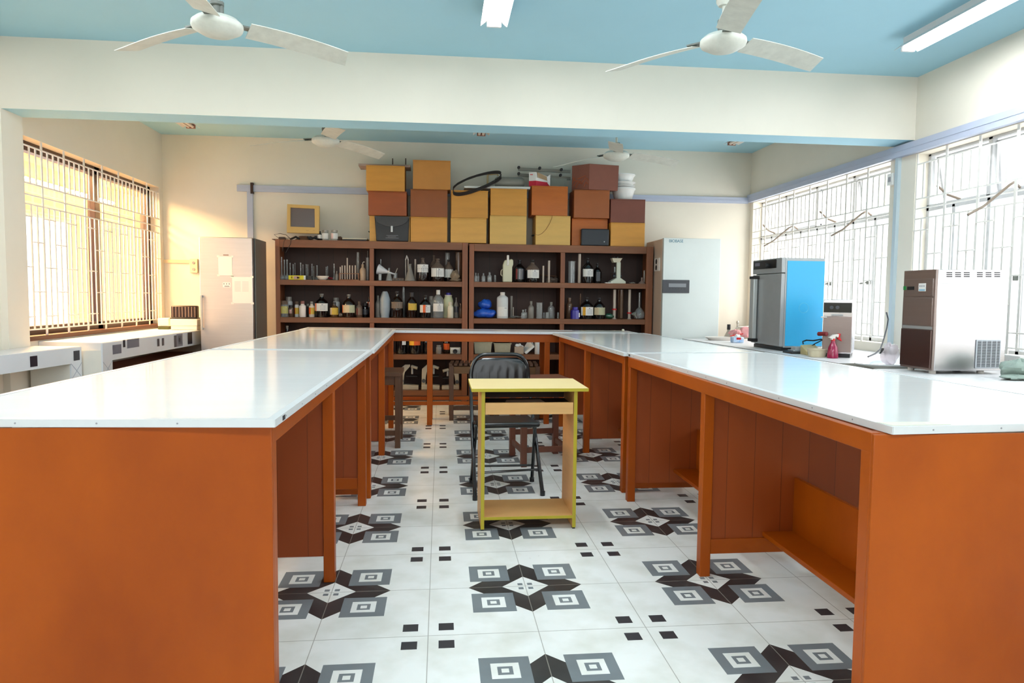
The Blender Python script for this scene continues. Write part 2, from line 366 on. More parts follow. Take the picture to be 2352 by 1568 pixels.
# trunking: one run along each wall, a drop behind the fridge, a pipe on the pier
t = MB(); t.box(XL + .83, XR - .04, YB - .03, YB, 2.40, 2.474).box(XL + .83, XR - .04, YB - .033, YB, 2.434, 2.438)
S('trim_1', t, M_trunk)
t = MB(); t.box(XR - .045, XR, .0, YB - .0, 2.412, 2.505).box(XR - .049, XR, .0, YB, 2.456, 2.461); S('trim_2', t, M_trunk)
S('trim_3', MB().box(-2.19, -2.125, YB - .025, YB, 1.2, 2.40), M_trunk)
S('trim_4', MB().box(XR - .03, XR, 3.125, 3.165, .78, 2.412), mat('pale_blue_conduit', srgb(190, 206, 214), 0.5))
S('trim_5', MB().box(XL, -2.84, YB - .02, YB, 1.566, 1.602), mat('cream_conduit', srgb(232, 210, 170), 0.6))
tag(MB().box(-2.145, -2.115, YB - .045, YB - .001, 2.375, 2.50).build('tape_strap', mat('dark_strap', srgb(60, 36, 26), .6)), 'dark brown strap tied round the end of the back wall trunking', 'strap')
# ---- window grilles: flat uprights, close thin bars and short staggered ties
def grille(x, ya, yb, z0, z1, mains, step, zs, nrm, ph):
    g = MB(); q = step / 4
    top, h2, h3, h4, bot = zs
    ks = []
    k = mains - step * 12
    while k < yb:
        for j in range(4):
            y = k + q * j
            if ya < y < yb: ks.append((y, j))
        k += step
    for y, j in ks:
        if j == 0: g.box(x - .004, x + .004, y - .011, y + .011, z0, z1)
        else:
            g.box(x - .004, x + .004, y - .0075, y + .0075, h2, top); g.box(x - .004, x + .004, y - .0075, y + .0075, bot, h4)
    for z in zs: g.box(x - .005 * 1, x + .005, ya, yb, z - .005, z + .005)
    rows = []
    z = h4 - .095; n = 0
    while z > bot + .05: rows.append((z, n % 2)); z -= .195; n += 1
    for z, par in rows:
        k = mains - step * 12 + (q if par == 0 else q * 3) + ph
        while k < yb:
            a, b = max(ya, k - q), min(yb, k + q)
            if b > a: g.box(x + nrm * .004, x + nrm * .012, a, b, z - .004, z + .004).box(x - .006, x + nrm * .014, k - .008, k + .008, z - .006, z + .006)
            k += step
    return g
# ---- left window: dark brown frame, grille flush with the wall, sliding panes, warm verandah beyond
w = thing('window_1', None, None); tag(w, kind='structure')
f = MB(); fx0, fx1 = XL - .17, XL - .10
f.box(fx0, fx1, wy0, wy1, wz1 - .075, wz1).box(fx0, fx1, wy0, wy1, wz0, wz0 + .075).box(fx0, fx1, wy0, wy0 + .04, wz0, wz1).box(fx0, fx1, wy1 - .11, wy1, wz0, wz1).box(fx0, fx1, 4.62, 4.72, wz0, wz1)
f.build('frame', M_brown_frame, w, bevel=.003)
for a, b, dx in ((wy0 + .04, 4.62, -.02), (4.72, wy1 - .11, .0)):
    MB().box(fx0 + .045 + dx, fx0 + .05 + dx, a, b, wz0 + .075, wz1 - .075).build('pane', M_pane, w)
grille(XL - .012, wy0, wy1, wz0, wz1, 3.573, .3365, (2.345, 2.057, 1.97, 1.897, .92), 1, 0).build('grille', M_grille, w)
S('trim_6', MB().box(XL - .2, XL + .015, wy0, wy1, wz0 - .03, wz0 + .005), mat('maroon_sill', srgb(84, 42, 26), .5, var=.2))
# ---- right windows: grey steel casements, top lights propped open, same grille
def steel_window(name, ya, yb, vs_top, vs_low, mains, tilt):
    w = thing(name, None, None); tag(w, kind='structure'); x0, x1 = 4.0, 4.04
    f = MB(); f.box(x0, x1, ya, yb, rz1 - .02, rz1).box(x0, x1, ya, yb, rz0, rz0 + .035).box(x0, x1, ya, ya + .03, rz0, rz1).box(x0, x1, yb - .03, yb, rz0, rz1).box(x0, x1, ya, yb, 1.945, 1.995)
    for v in vs_top: f.box(x0, x1, v - .02, v + .02, 1.97, rz1)
    for v in vs_low: f.box(x0, x1, v - .017, v + .017, rz0, 1.97)
    f.build('frame', M_steel_frame, w, bevel=.003)
    e = [ya + .03] + [v for v in vs_top] + [yb - .03]; e.sort()
    for i in range(len(e) - 1):
        a, b = e[i] + .02, e[i + 1] - .02; dx = .28 * tilt[i % len(tilt)]
        s = MB()
        def P(t, off=0): return (x1 - .01 + dx * (1 - t) + off, 2.0 + (rz1 - .03 - 2.0) * t)
        for y0_, y1_ in ((a, a + .022), (b - .022, b)):
            (xa, za), (xb, zb) = P(0), P(1); s.hexa([(xa, y0_, za), (xa + .02, y0_, za), (xa + .02, y1_, za), (xa, y1_, za), (xb, y0_, zb), (xb + .02, y0_, zb), (xb + .02, y1_, zb), (xb, y1_, zb)])
        for t in (0, .94):
            (xa, za), (xb, zb) = P(t), P(t + .06); s.hexa([(xa, a, za), (xa + .02, a, za), (xa + .02, b, za), (xa, b, za), (xb, a, zb), (xb + .02, a, zb), (xb + .02, b, zb), (xb, b, zb)])
        sh = s.build('top_light', M_steel_frame, w)
        (xa, za), (xb, zb) = P(.03, .01), P(.97, .01)
        MB().add([(xa, a, za), (xa, b, za), (xb, b, zb), (xb, a, zb)], [(0, 1, 2, 3)]).build('pane', M_pane_frost, sh)
        # stay arm: up from the transom, then down into the room
        ym = (a + b) / 2
        MB().tube([(4.0, ym + .05, 2.0), (3.93, ym + .02, 2.03), (3.86, ym - .02, 2.0), (3.70, ym + .0, 1.86), (3.60, ym + .02, 1.80)] if i % 2 == 0 else [(4.03, ym, 2.0), (3.96, ym + .05, 2.04), (3.92, ym + .12, 2.12)], .009, 6).build('window_stay', mat('rusty_stay', srgb(140, 124, 108), .5, var=.3), w)
    e = sorted([ya + .03] + vs_low + [yb - .03])
    for i in range(len(e) - 1):
        MB().box(x0 + .018, x0 + .022, e[i] + .017, e[i + 1] - .017, rz0 + .035, 1.945).build('pane', M_pane, w)
        if i % 2 == 1: MB().box(x0 - .03, x0, e[i] + .02, e[i] + .05, 1.36, 1.40).tube([(x0 - .03, e[i] + .035, 1.38), (x0 - .04, e[i] + .13, 1.37)], .008, 6).build('latch', M_fan_d, w)
    grille(3.902, ya, yb, rz0, rz1, mains, .3335, (2.32, 2.04, 1.96, 1.878, .90), -1, .1668).build('grille', M_grille, w)
steel_window('window_2', 3.265, 5.915, [3.97, 4.64, 5.30], [3.62, 3.96, 4.28, 4.61, 4.95, 5.28, 5.63], 3.6, (.25, .55, .1, .4))
steel_window('window_3', .1, 2.945, [.98, 1.64, 2.30], [.66, .98, 1.31, 1.64, 1.97, 2.29, 2.64], 2.61, (.2, .3, .15, .3))
# ---- verandah beyond the left window
CXW = XL - 2.0; cx = CXW
S('corridor_floor', MB().box(cx - .2, XL - .2, .5, 13, .0, .02), mat('corridor_paving', srgb(200, 180, 150), .7))
S('corridor_ceiling', MB().box(cx - .2, XL - .2, .5, 13, 2.85, 2.95), M_corr)
cw = MB(); cw.box(cx - .2, cx, .5, 13, 0, .3).box(cx - .2, cx, .5, 13, 2.21, 2.85)
for a, b in ((.5, .9), (6.2, 6.5), (8.32, 8.55), (9.3, 13)): cw.box(cx - .2, cx, a, b, .3, 2.21)
S('corridor_wall', cw, M_corr)
S('corridor_end_wall', MB().box(cx - .2, XL - .2, 13, 13.1, 0, 2.85), M_corr)
# ================================================================== FANS
def fan(hub, zc, a0, label, cup, rod_r=.011):
    t = thing('ceiling_fan', label, 'ceiling fan', (hub[0], hub[1], hub[2]), 0, 'three-bladed white ceiling fans')
    x, y, z = hub
    MB().lathe([(.0, -.052), (.05, -.05), (.075, -.042), (.118, -.018), (.124, -.004), (.122, .012), (.10, .032), (.05, .045), (.03, .05), (.0, .05)], (x, y, z), 28).build('motor_housing', M_fan, t)
    r = MB(); r.cyl((x, y, z + .04), rod_r, zc - z - .04, 10); r.build('rod', M_fan, t)
    if cup: MB().lathe([(.0, 0), (.03, .002), (.042, .02), (.045, .06), (.045, zc - z - .19)], (x, y, z + .19), 18).build('canopy', M_fan, t)
    MB().lathe([(.02, 0), (.02, .05), (.034, .055), (.034, .07), (.014, .075)], (x, y, z + .045), 12).box(x - .03, x - .018, y - .01, y + .01, z + .045, z + .12).box(x + .018, x + .03, y - .01, y + .01, z + .045, z + .12).build('shackle', M_fan_d, t)
    MB().lathe([(.05, 0), (.05, -.02), (.02, -.05)][::-1], (x, y, zc), 14).build('ceiling_plate', M_fan_d, t)
    for k in range(3):
        a = math.radians(a0 + 120 * k); ca, sa = math.cos(a), math.sin(a)
        def Q(r_, w_, h_): return (x + ca * r_ - sa * w_, y + sa * r_ + ca * w_, z + h_)
        b = MB(); n = 8; vs = []
        for i in range(n + 1):
            rr = .15 + (.66 - .15) * i / n; hw = .062 + .004 * math.sin(i / n * PI); dr = -.035 * (i / n) ** 2
            vs += [Q(rr, -hw, .028 + dr), Q(rr + (.03 if i == n else 0), hw, -.006 + dr), Q(rr + (.03 if i == n else 0), hw, -.010 + dr), Q(rr, -hw, .024 + dr)]
        fs = [(0, 1, 2, 3), (4 * n, 4 * n + 3, 4 * n + 2, 4 * n + 1)]
        for i in range(n):
            for j in range(4): fs.append((4 * i + j, 4 * i + (j + 1) % 4, 4 * i + 4 + (j + 1) % 4, 4 * i + 4 + j))
        b.add(vs, fs); bl = b.build('blade', M_fan, t)
        MB().bar(Q(.10, 0, .02), Q(.20, 0, .018), .05, .008).build('bracket', M_fan_d, bl)
fan((-1.073, 1.265, 2.55), ZC, 29, 'dusty white ceiling fan on a plain rod, front bay, brown-framed window side', False, .014)
fan((1.56, 1.291, 2.60), ZC, 17, 'dusty white ceiling fan with a cup on its rod, front bay', True)
fan((-.994, 4.085, 2.60), ZC, 47, 'white ceiling fan behind the beam above the computer monitor side', False)
fan((1.69, 4.10, 2.555), ZC, 15, 'white ceiling fan behind the beam in front of the patterned maroon carton', False)
# ================================================================== TUBE LIGHTS
def tube_light(x, y0, y1, label, lit, group=None):
    t = thing('tube_light', label, 'tube light', (x, (y0 + y1) / 2, ZC), 0, group); z = ZC
    b = MB(); b.prism([(x - .03, z - .055), (x + .03, z - .055), (x + .03, z), (x - .03, z)], y0, y1, 'y'); b.build('housing', M_fix, t)
    for s in (-1, 1):
        MB().prism([(x + s * .03, z - .045), (x + s * .085, z - .085), (x + s * .087, z - .083), (x + s * .032, z - .04)], y0 - .01, y1 + .01, 'y').build('reflector', M_fix, t)
    for s in (-1, 1):
        MB().cyl((x + s * .021, y0 + .02, z - .078), .014, y1 - y0 - .04, 12, dirn=(0, 1, 0)).build('tube', M_tube if lit else M_tube_off, t)
    for yy in (y0, y1 - .02): MB().box(x - .045, x + .045, yy, yy + .02, z - .095, z - .05).build('lamp_holder', M_fix if lit else M_fix_d, t)
tube_light(.375, .90, 2.12, 'lit twin tube light on the blue ceiling between the two front fans', True, 'lit twin tube lights')
tube_light(3.245, .98, 2.19, 'lit twin tube light with a reflector near the steel-window wall', True, 'lit twin tube lights')
tube_light(-2.42, .72, 1.87, 'lit twin tube light at the upper corner of the photo, window-grille side', True, 'lit twin tube lights')
tube_light(-2.55, 4.05, 5.25, 'unlit tube light behind the beam above the brown-framed window side', False, 'unlit tube lights behind the beam')
tube_light(.47, 3.95, 5.15, 'unlit tube light behind the beam between the two back fans', False, 'unlit tube lights behind the beam')
tube_light(3.28, 4.0, 5.2, 'unlit tube light behind the beam near the steel-window corner', False, 'unlit tube lights behind the beam')
# small fittings on the walls
def wallbox(name, label, cat, c, sx, sy, sz, n, matl=None):
    t = thing(name, label, cat, c); x, y, z = c
    MB().box(x - sx / 2, x + sx / 2, y - sy / 2, y + sy / 2, z - sz / 2, z + sz / 2).build('body', matl or M_white, t, bevel=.003)
    return t
s = wallbox('switch_box', 'small white switch box on the pier between the steel windows', 'switch', (XR - .02, 3.215, 2.245), .04, .07, .10, 2)
MB().box(XR - .044, XR - .04, 3.20, 3.23, 2.225, 2.265).build('rocker', M_print, s)
s = wallbox('switch_box', 'cream switch and socket plate on the back wall beside the fridge', 'switch', (-2.796, YB - .015, 1.535), .085, .03, .16, 2, mat('cream_plate', srgb(236, 216, 178), .5))
for dz in (.035, -.04): MB().cyl((-2.796, YB - .03, 1.535 + dz), .016, .006, 12, dirn=(0, -1, 0)).build('socket', M_print, s)
# ================================================================== LAB TABLES
def quad_slab(t, cs, th, name='tabletop'):
    "white laminate slab from its four measured top corners, ccw from above"
    mb = MB(); lo = [(x, y, z - th) for x, y, z in cs]; mb.hexa(lo + list(cs))
    o = mb.build(name, [M_lam, M_edge], t)
    for p in o.data.polygons:
        if abs(p.normal.z) < .5: p.material_index = 1
    n = len(cs)
    for i in range(n):       # metal-white edging strip with its pin heads
        a, b = Vector(cs[i]), Vector(cs[(i + 1) % n]); d = (b - a).normalized(); nrm = d.cross(Vector((0, 0, 1)))
        e = MB(); p = [a, b, b - nrm * .022, a - nrm * .022]
        e.hexa([q + nrm * .002 + Vector((0, 0, -th - .001)) for q in (a, b)] + [b + Vector((0, 0, -th - .001)), a + Vector((0, 0, -th - .001))] + [q + nrm * .002 + Vector((0, 0, .0012)) for q in (a, b)] + [b - nrm * .022 + Vector((0, 0, .0012)), a - nrm * .022 + Vector((0, 0, .0012))])
        k = .12
        while k < (b - a).length - .05:
            c = a + d * k + nrm * .002 + Vector((0, 0, -th * .5)); e.cyl(c, .0024, .0012, 8, mi=1, dirn=nrm); k += .21
        e.build('edge_strip', [M_edge, M_print], o)
    return o
LEG = .046
def lab_table(label, group, top, th, inner, outer, yl, zt, rail_at, shelves, marks=()):
    """inner/outer: x of the leg faces at the near and far end; yl: y of the leg lines (near face); zt: underside heights near/far"""
    sx = 1 if outer[0] > inner[0] else -1
    ys = yl; ln = ys[-1] - ys[0]
    X = lambda pr, y: pr[0] + (pr[1] - pr[0]) * (y - ys[0]) / ln
    Zt = lambda y: zt[0] + (zt[1] - zt[0]) * (y - ys[0]) / ln
    t = thing('lab_table', label, 'lab table', ((inner[0] + outer[0]) / 2, (ys[0] + ys[-1]) / 2, 0), 0, group)
    quad_slab(t, top, th)
    # aprons along both long sides
    for pr, s in ((inner, 1), (outer, -1)):
        y0, y1 = ys[0], ys[-1] + LEG; xa, xb = X(pr, y0), X(pr, y1); w = .025 * sx * s
        MB().hexa([(xa, y0, Zt(y0) - .056), (xa + w, y0, Zt(y0) - .056), (xb + w, y1, Zt(y1) - .056), (xb, y1, Zt(y1) - .056), (xa, y0, Zt(y0)), (xa + w, y0, Zt(y0)), (xb + w, y1, Zt(y1)), (xb, y1, Zt(y1))]).build('apron', M_orange, t, bevel=.002)
    for i, y in enumerate(ys):
        xi, xo = X(inner, y), X(outer, y)
        for xx, s in ((xi, sx), (xo, -sx)):
            a, b = sorted((xx, xx + s * LEG)); MB().box(a, b, y, y + LEG, 0, Zt(y) - .002).build('leg', M_orange, t, bevel=.003)
        a, b = sorted((xi + sx * (.0 if i == 0 else LEG), xo - sx * (.0 if i == 0 else LEG)))
        if i == 0: MB().box(a, b, y - .012, y + .0, .03, Zt(y) - .003).build('end_panel', M_orange, t, bevel=.002)
        else: MB().box(a, b, y + .012, y + .028, .11, Zt(y) - .003).build('cross_panel', M_orange_d, t)
        if i in rail_at: MB().box(a, b, y + .004, y + .036, .10, .165).build('rail', M_orange, t, bevel=.002)
    if shelves:
        for i in range(len(ys) - 1):
            y0, y1 = ys[i] + (LEG if i else .0), ys[i + 1] + .012; x0 = X(inner, y0) + sx * .265; x1 = x0 + sx * .14
            a, b = sorted((x0, x1)); MB().box(a, b, y0, y1, .172, .192).build('foot_shelf', M_orange, t, bevel=.002)
            a, b = sorted((x1, x1 + sx * .018)); MB().box(a, b, y0, y1, .175, .432).build('shelf_back', M_orange, t, bevel=.002)
    for mk in marks: MB().box(*mk).build('edge_plug', M_darkspot, t)
    return t
G = 'white-topped orange lab tables set out in a U'
lab_table('white-topped orange lab table nearest the camera on the brown-framed window side', G,
          [(-1.405, -.475, .880), (-.402, -.535, .880), (-.356, 1.652, .896), (-1.285, 1.715, .896)], .019,
          (-.418, -.385), (-1.36, -1.27), (-.49, .50, 1.578), (.861, .877), (2,), True,
          [(-.4005, -.397, -.455, -.425, .864, .877)])
lab_table('white-topped orange lab table nearest the camera on the steel-window side', G,
          [(1.237, -.723, .880), (2.19, -.660, .880), (2.075, 1.735, .882), (1.172, 1.668, .882)], .0185,
          (1.193, 1.155), (2.13, 2.04), (-.70, .434, 1.555), (.861, .863), (1,), True, [(1.1695, 1.1735, 1.62, 1.65, .866, .878)])
lab_table('farther orange lab table behind the brown-framed window side one, its top a little higher', G,
          [(-1.272, 1.722, .899), (-.344, 1.662, .898), (-.372, 4.05, .9025), (-1.215, 4.06, .9025)], .019,
          (-.372, -.385), (-1.24, -1.19), (1.728, 2.86, 3.96), (.879, .883), (), True)
lab_table('farther orange lab table on the steel-window side, ending at the back table', G,
          [(1.150, 1.682, .881), (2.065, 1.745, .881), (1.985, 4.07, .8785), (1.10, 4.06, .8785)], .0185,
          (1.170, 1.150), (2.03, 1.95), (1.745, 2.855, 3.96), (.862, .8595), (), True)
# back table: narrow, open frame
t = thing('back_table', 'narrow open-legged orange table with white top across the far end', 'lab table', (.36, 4.28, 0), 0, G)
zb = lambda x: .889 - .0062 * (x - .36)
quad_slab(t, [(-1.24, 4.075, zb(-1.24)), (1.93, 4.075, zb(1.93)), (1.93, 4.50, zb(1.93)), (-1.24, 4.50, zb(-1.24))], .020)
for y0, y1 in ((4.095, 4.12), (4.435, 4.46)):
    MB().hexa([(-1.18, y0, zb(-1.18) - .10), (1.87, y0, zb(1.87) - .10), (1.87, y1, zb(1.87) - .10), (-1.18, y1, zb(-1.18) - .10), (-1.18, y0, zb(-1.18) - .021), (1.87, y0, zb(1.87) - .021), (1.87, y1, zb(1.87) - .021), (-1.18, y1, zb(-1.18) - .021)]).build('apron', M_orange, t, bevel=.002)
for x in (-1.18, -.082, 1.03, 1.82):
    for y in (4.098, 4.415): MB().box(x, x + .05, y, y + .045, 0, zb(x) - .10 + .07).build('leg', M_orange, t, bevel=.003)
MB().box(-1.13, 1.82, 4.112, 4.135, .188, .222).build('stretcher', M_orange, t, bevel=.002)
MB().box(-1.13, 1.82, 4.43, 4.452, .188, .222).build('stretcher', M_orange, t, bevel=.002)
# flat paper-thin sheets left on the far corners
tag(MB().box(1.36, 1.86, 4.30, 4.47, zb(1.6) + .002, zb(1.6) + .005).build('glass_sheet', mat('grey_glass_sheet', srgb(150, 156, 150), .15)), 'grey sheet lying on the far corner of the back table', 'sheet')
c = at(1431, 757, y=4.36); tag(MB().lathe([(.0, 0), (.012, 0), (.014, .01), (.008, .018), (0, .02)], (c.x, 4.36, zb(c.x) + .0055), 10).build('stopper', M_cream), 'tiny cream stopper standing on the grey sheet of the back table', 'stopper')
p = MB(); p.hexa([(1.245, -.712, .8815), (1.42, -.70, .8815), (1.42, -.66, .8815), (1.235, -.655, .8815), (1.245, -.712, .8822), (1.42, -.70, .8822), (1.42, -.66, .8822), (1.235, -.655, .8822)])
tag(p.build('sticker_strip', mat('faded_yellow_print', srgb(222, 226, 200), .4, var=.15, scale=60)), 'faded yellow-green strip stuck on the near corner of a white tabletop', 'sticker')
# ================================================================== COMPUTER DESK
t = thing('computer_desk', 'small beech computer desk with yellow edging standing in the aisle', 'desk', (.50, 1.25, 0))
x0, x1, yf, yb = .2515, .752, 1.10, 1.42; k = .0185
def edged(name, x0, x1, y0, y1, z0, z1, faces, m=M_beech):
    "board whose listed sides wear the yellow edging"
    mb = MB().box(x0, x1, y0, y1, z0, z1); o = mb.build(name, [m, M_yel], t, bevel=.0008)
    for p in o.data.polygons:
        n = p.normal
        if ('y' in faces and n.y < -.5) or ('x' in faces and n.x < -.5) or ('X' in faces and n.x > .5) or ('Y' in faces and n.y > .5): p.material_index = 1
    return o
edged('desktop', .199, .803, 1.068, 1.505, .7315, .7485, 'yxXY', M_beech_l)
edged('side_panel', x0, x0 + k, yf, yb, 0.008, .7315, 'yY'); edged('side_panel', x1 - k, x1, yf, yb, 0.008, .7315, 'yY')
for xx in (x0, x1 - k): MB().box(xx + .002, xx + k - .002, yf + .004, yf + .03, 0, .008).box(xx + .002, xx + k - .002, yb - .03, yb - .004, 0, .008).build('foot', M_dark, t)
edged('lower_shelf', x0 + k, x1 - k, yf + .002, yb - .01, .056, .0725, 'y')
d = MB().box(x0 + k + .002, x1 - k - .003, yf + .004, yf + .02, .609, .670).build('keyboard_tray_front', [M_beech, M_yel], t, bevel=.0008)
MB().box(x0 + k + .004, x1 - k - .005, yf + .02, yb - .03, .612, .626).build('keyboard_tray', M_beech, t)
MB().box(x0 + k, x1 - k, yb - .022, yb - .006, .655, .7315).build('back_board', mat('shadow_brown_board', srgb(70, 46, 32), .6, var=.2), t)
for zz in (.10, .085): MB().cyl((x0 - .0006, 1.15, zz), .004, .0012, 8, dirn=(1, 0, 0)).build('screw_cap', M_dark, t)
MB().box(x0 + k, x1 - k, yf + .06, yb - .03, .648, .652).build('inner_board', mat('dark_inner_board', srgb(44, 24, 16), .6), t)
p = MB(); p.hexa([(.38, 1.19, .6525), (.60, 1.18, .6525), (.585, 1.30, .6525), (.40, 1.31, .6525), (.38, 1.19, .654), (.60, 1.18, .657), (.585, 1.30, .658), (.40, 1.31, .6545)])
tag(p.build('paper_sheet', mat('greyed_paper', srgb(170, 150, 140), .7)), 'loose sheet of paper lying inside the small desk above its tray', 'paper')
# ================================================================== FOLDING CHAIR
t = thing('folding_chair', 'black steel folding chair pulled up behind the small beech desk', 'chair', (.455, 1.88, 0))
def bez(p0, p1, p2, n=8): return [tuple(((1 - u) ** 2 * a + 2 * u * (1 - u) * b + u * u * c) for a, b, c in zip(p0, p1, p2)) for u in [i / n for i in range(n + 1)]]
fl, fr = (.25, 1.652, .012), (.668, 1.722, .012)           # front feet, chair turned slightly
zt_, yt_ = .832, 2.13
def lerp(a, b, u): return tuple(p + (q - p) * u for p, q in zip(a, b))
tl, tr = (.238, yt_ - .03, .66), (.628, yt_ + .03, .66)
path = [fl, lerp(fl, tl, .5), tl] + bez(lerp(fl, tl, 1.0), (.235, yt_, .832), (.345, yt_ + .01, .834))[1:] + [(.43, yt_ + .015, .835)] + bez((.52, yt_ + .02, .834), (.633, yt_ + .03, .832), tr) + [lerp(fr, tr, .5), fr]
MB().tube(path, .0125, 10).build('front_frame', M_blackmet, t)
rl, rr = (.247, 2.062, .012), (.645, 2.048, .012); hl, hr = (.262, 1.80, .425), (.632, 1.83, .425)
MB().tube([rl, hl], .0115, 10).build('rear_leg', M_blackmet, t); MB().tube([rr, hr], .0115, 10).build('rear_leg', M_blackmet, t)
MB().tube([lerp(fl, tl, .20), lerp(fr, tr, .20)], .0075, 8).build('crossbar', M_blackmet, t); MB().tube([lerp(rl, hl, .27), lerp(rr, hr, .27)], .0075, 8).build('crossbar', M_blackmet, t)
for p in (fl, fr, rl, rr): MB().cyl((p[0], p[1], 0), .0155, .028, 10).build('foot_cap', M_dark, t)
bp = MB(); vs = []; nx, nz = 22, 8
for j in range(nz + 1):
    v = j / nz
    for i in range(nx + 1):
        u = i / nx; z = .655 + .158 * v; half = .19 * (1 if v < .35 else math.sqrt(max(0, 1 - ((v - .35) / .68) ** 2)) * .55 + .45)
        x = .433 + (u - .5) * 2 * half; y = yt_ + .0 - (.014 * math.cos((u - .5) * PI)) + .03 * (u - .5) + .05 * (v - .6) * .35 + (.004 * math.sin(u * 40) if v < .55 else 0)
        vs.append((x, y, z))
fs = [(j * (nx + 1) + i, j * (nx + 1) + i + 1, (j + 1) * (nx + 1) + i + 1, (j + 1) * (nx + 1) + i) for j in range(nz) for i in range(nx)]
bp.add(vs, fs); o = bp.build('backrest', M_blackmet, t); sm = o.modifiers.new('thick', 'SOLIDIFY'); sm.thickness = .004
o = MB().hexa([(.268, 1.735, .415), (.655, 1.755, .415), (.625, 2.09, .405), (.255, 2.07, .405), (.268, 1.735, .447), (.655, 1.755, .447), (.625, 2.09, .437), (.255, 2.07, .437)]).build('seat', M_blackvin, t, bevel=.016, bseg=4)
MB().tube([hl, (.25, 1.93, .42), (.247, 1.97, .43)], .008, 6).tube([hr, (.643, 1.94, .42), (.645, 1.985, .43)], .008, 6).build('seat_bracket', M_blackmet, t)
# ================================================================== STOOLS
def stool(label, cx, cy, w, d, h, rot, m_top, m_leg, slats=0, group='wooden stools'):
    t = thing('wooden_stool', label, 'stool', (cx, cy, 0), rot, group); L = .042; a, b = w / 2, d / 2
    k = dict(parent=t, world=False, bevel=.002)
    if slats:
        s = MB(); n = slats
        for i in range(n):   # slanting slats across the seat
            u = -a + (i + .5) * w / n; s.bar((u - .012, -b, h - .011), (u + .012, b, h - .011), w / n * .66, .022)
        s.build('slatted_seat', M_dwood, **k); MB().box(-a + .01, a - .01, b - .05, b - .012, h - .05, h - .023).build('seat_batten', m_leg, **k)
    else: MB().box(-a - .01, a + .01, -b - .01, b + .01, h - .03, h).build('seat', m_top, **k)
    for sx in (-1, 1):
        for sy in (-1, 1):
            x, y = sx * (a - L / 2), sy * (b - L / 2); MB().box(x - L / 2, x + L / 2, y - L / 2, y + L / 2, 0, h - (.03 if not slats else .023)).build('leg', m_leg, **k)
    for sy in (-1, 1):
        MB().box(-a + L, a - L, sy * (b - .02) - .011, sy * (b - .02) + .011, h - .10, h - .031).build('seat_rail', m_top, **k)
        MB().box(-a + L, a - L, sy * (b - .02) - .011, sy * (b - .02) + .011, .13 + .03 * sy, .17 + .03 * sy).build('stretcher', m_leg, **k)
    for sx in (-1, 1):
        MB().box(sx * (a - .02) - .011, sx * (a - .02) + .011, -b + L, b - L, h - .10, h - .031).build('seat_rail', m_top, **k)
        MB().box(sx * (a - .02) - .011, sx * (a - .02) + .011, -b + L, b - L, .09, .13).build('stretcher', m_leg, **k)
stool('dark wooden stool half hidden behind the legs of the farther table, brown-framed window side', -.45, 3.31, .35, .40, .607, 0, M_dwood, M_dwood)
stool('red-brown wooden stool standing behind the black folding chair', .785, 2.655, .385, .41, .618, .12, M_rwood, M_rwood)
stool('slat-topped wooden stool under the back table, nearer the cream microscopes', .35, 4.50, .44, .34, .56, 0, M_ochre, M_dwood, 9, 'slat-topped stools under the back table')
stool('slat-topped wooden stool under the back table, behind the folding chair backrest', .80, 4.50, .44, .34, .555, 0, M_ochre, M_dwood, 9, 'slat-topped stools under the back table')
# ================================================================== SHELF UNITS
YF, YBK = 5.58, 5.955
SH = (1.382, .962, .545, .126)                       # upper faces of the boards
def cabinet(label, xs, ztop, rad=False):
    t = thing('shelf_unit', label, 'shelf unit', ((xs[0] + xs[5]) / 2, (YF + YBK) / 2, 0), 0, 'open brown shelf units along the back wall')
    x0, a, b, c, d, x1 = xs
    for u, v in ((x0, a), (d, x1)):
        MB().box(u, v, YF, YF + .035, 0, ztop - .0).build('stile', M_cab_v, t, bevel=.003)
        MB().box(u + (.0 if u == x0 else (v - u) - .02), (u + .02) if u == x0 else v, YF + .035, YBK, 0, ztop - .02).build('side_panel', M_cab_v, t)
    for k, z in enumerate(SH):
        lo, hi = (SH[k - 1] - .06 if k else ztop - .085), z
        MB().box(b, c, YF + .002, YF + .033, hi, lo).build('mid_stile', M_cab_v, t, bevel=.002)
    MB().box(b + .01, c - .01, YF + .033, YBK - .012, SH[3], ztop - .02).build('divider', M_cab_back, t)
    MB().box(a, d, YF + .001, YF + .034, ztop - .085, ztop).build('top_rail', M_cab, t, bevel=.003)
    MB().box(x0 - .006, x1 + .006, YF + .034, YBK, ztop - .022, ztop).build('top_board', M_cab, t)
    for z in SH:
        MB().box(a, d, YF + .001, YF + .034, z - .06, z).build('shelf_rail', M_cab, t, bevel=.003)
        MB().box(x0 + .02, x1 - .02, YF + .034, YBK - .012, z - .022, z - .0005).build('shelf_board', M_cab, t)
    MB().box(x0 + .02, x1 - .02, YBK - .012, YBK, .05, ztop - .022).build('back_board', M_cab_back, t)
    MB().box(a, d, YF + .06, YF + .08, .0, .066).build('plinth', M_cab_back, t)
    return t
ZT1, ZT2 = 1.826, 1.817
cabinet('open brown wooden shelf unit beside the stainless fridge', (-1.79, -1.742, -.756, -.708, .288, .352), ZT1)
cabinet('open brown wooden shelf unit beside the pale green-white medical fridge', (.368, .424, 1.429, 1.480, 2.45, 2.53), ZT2)
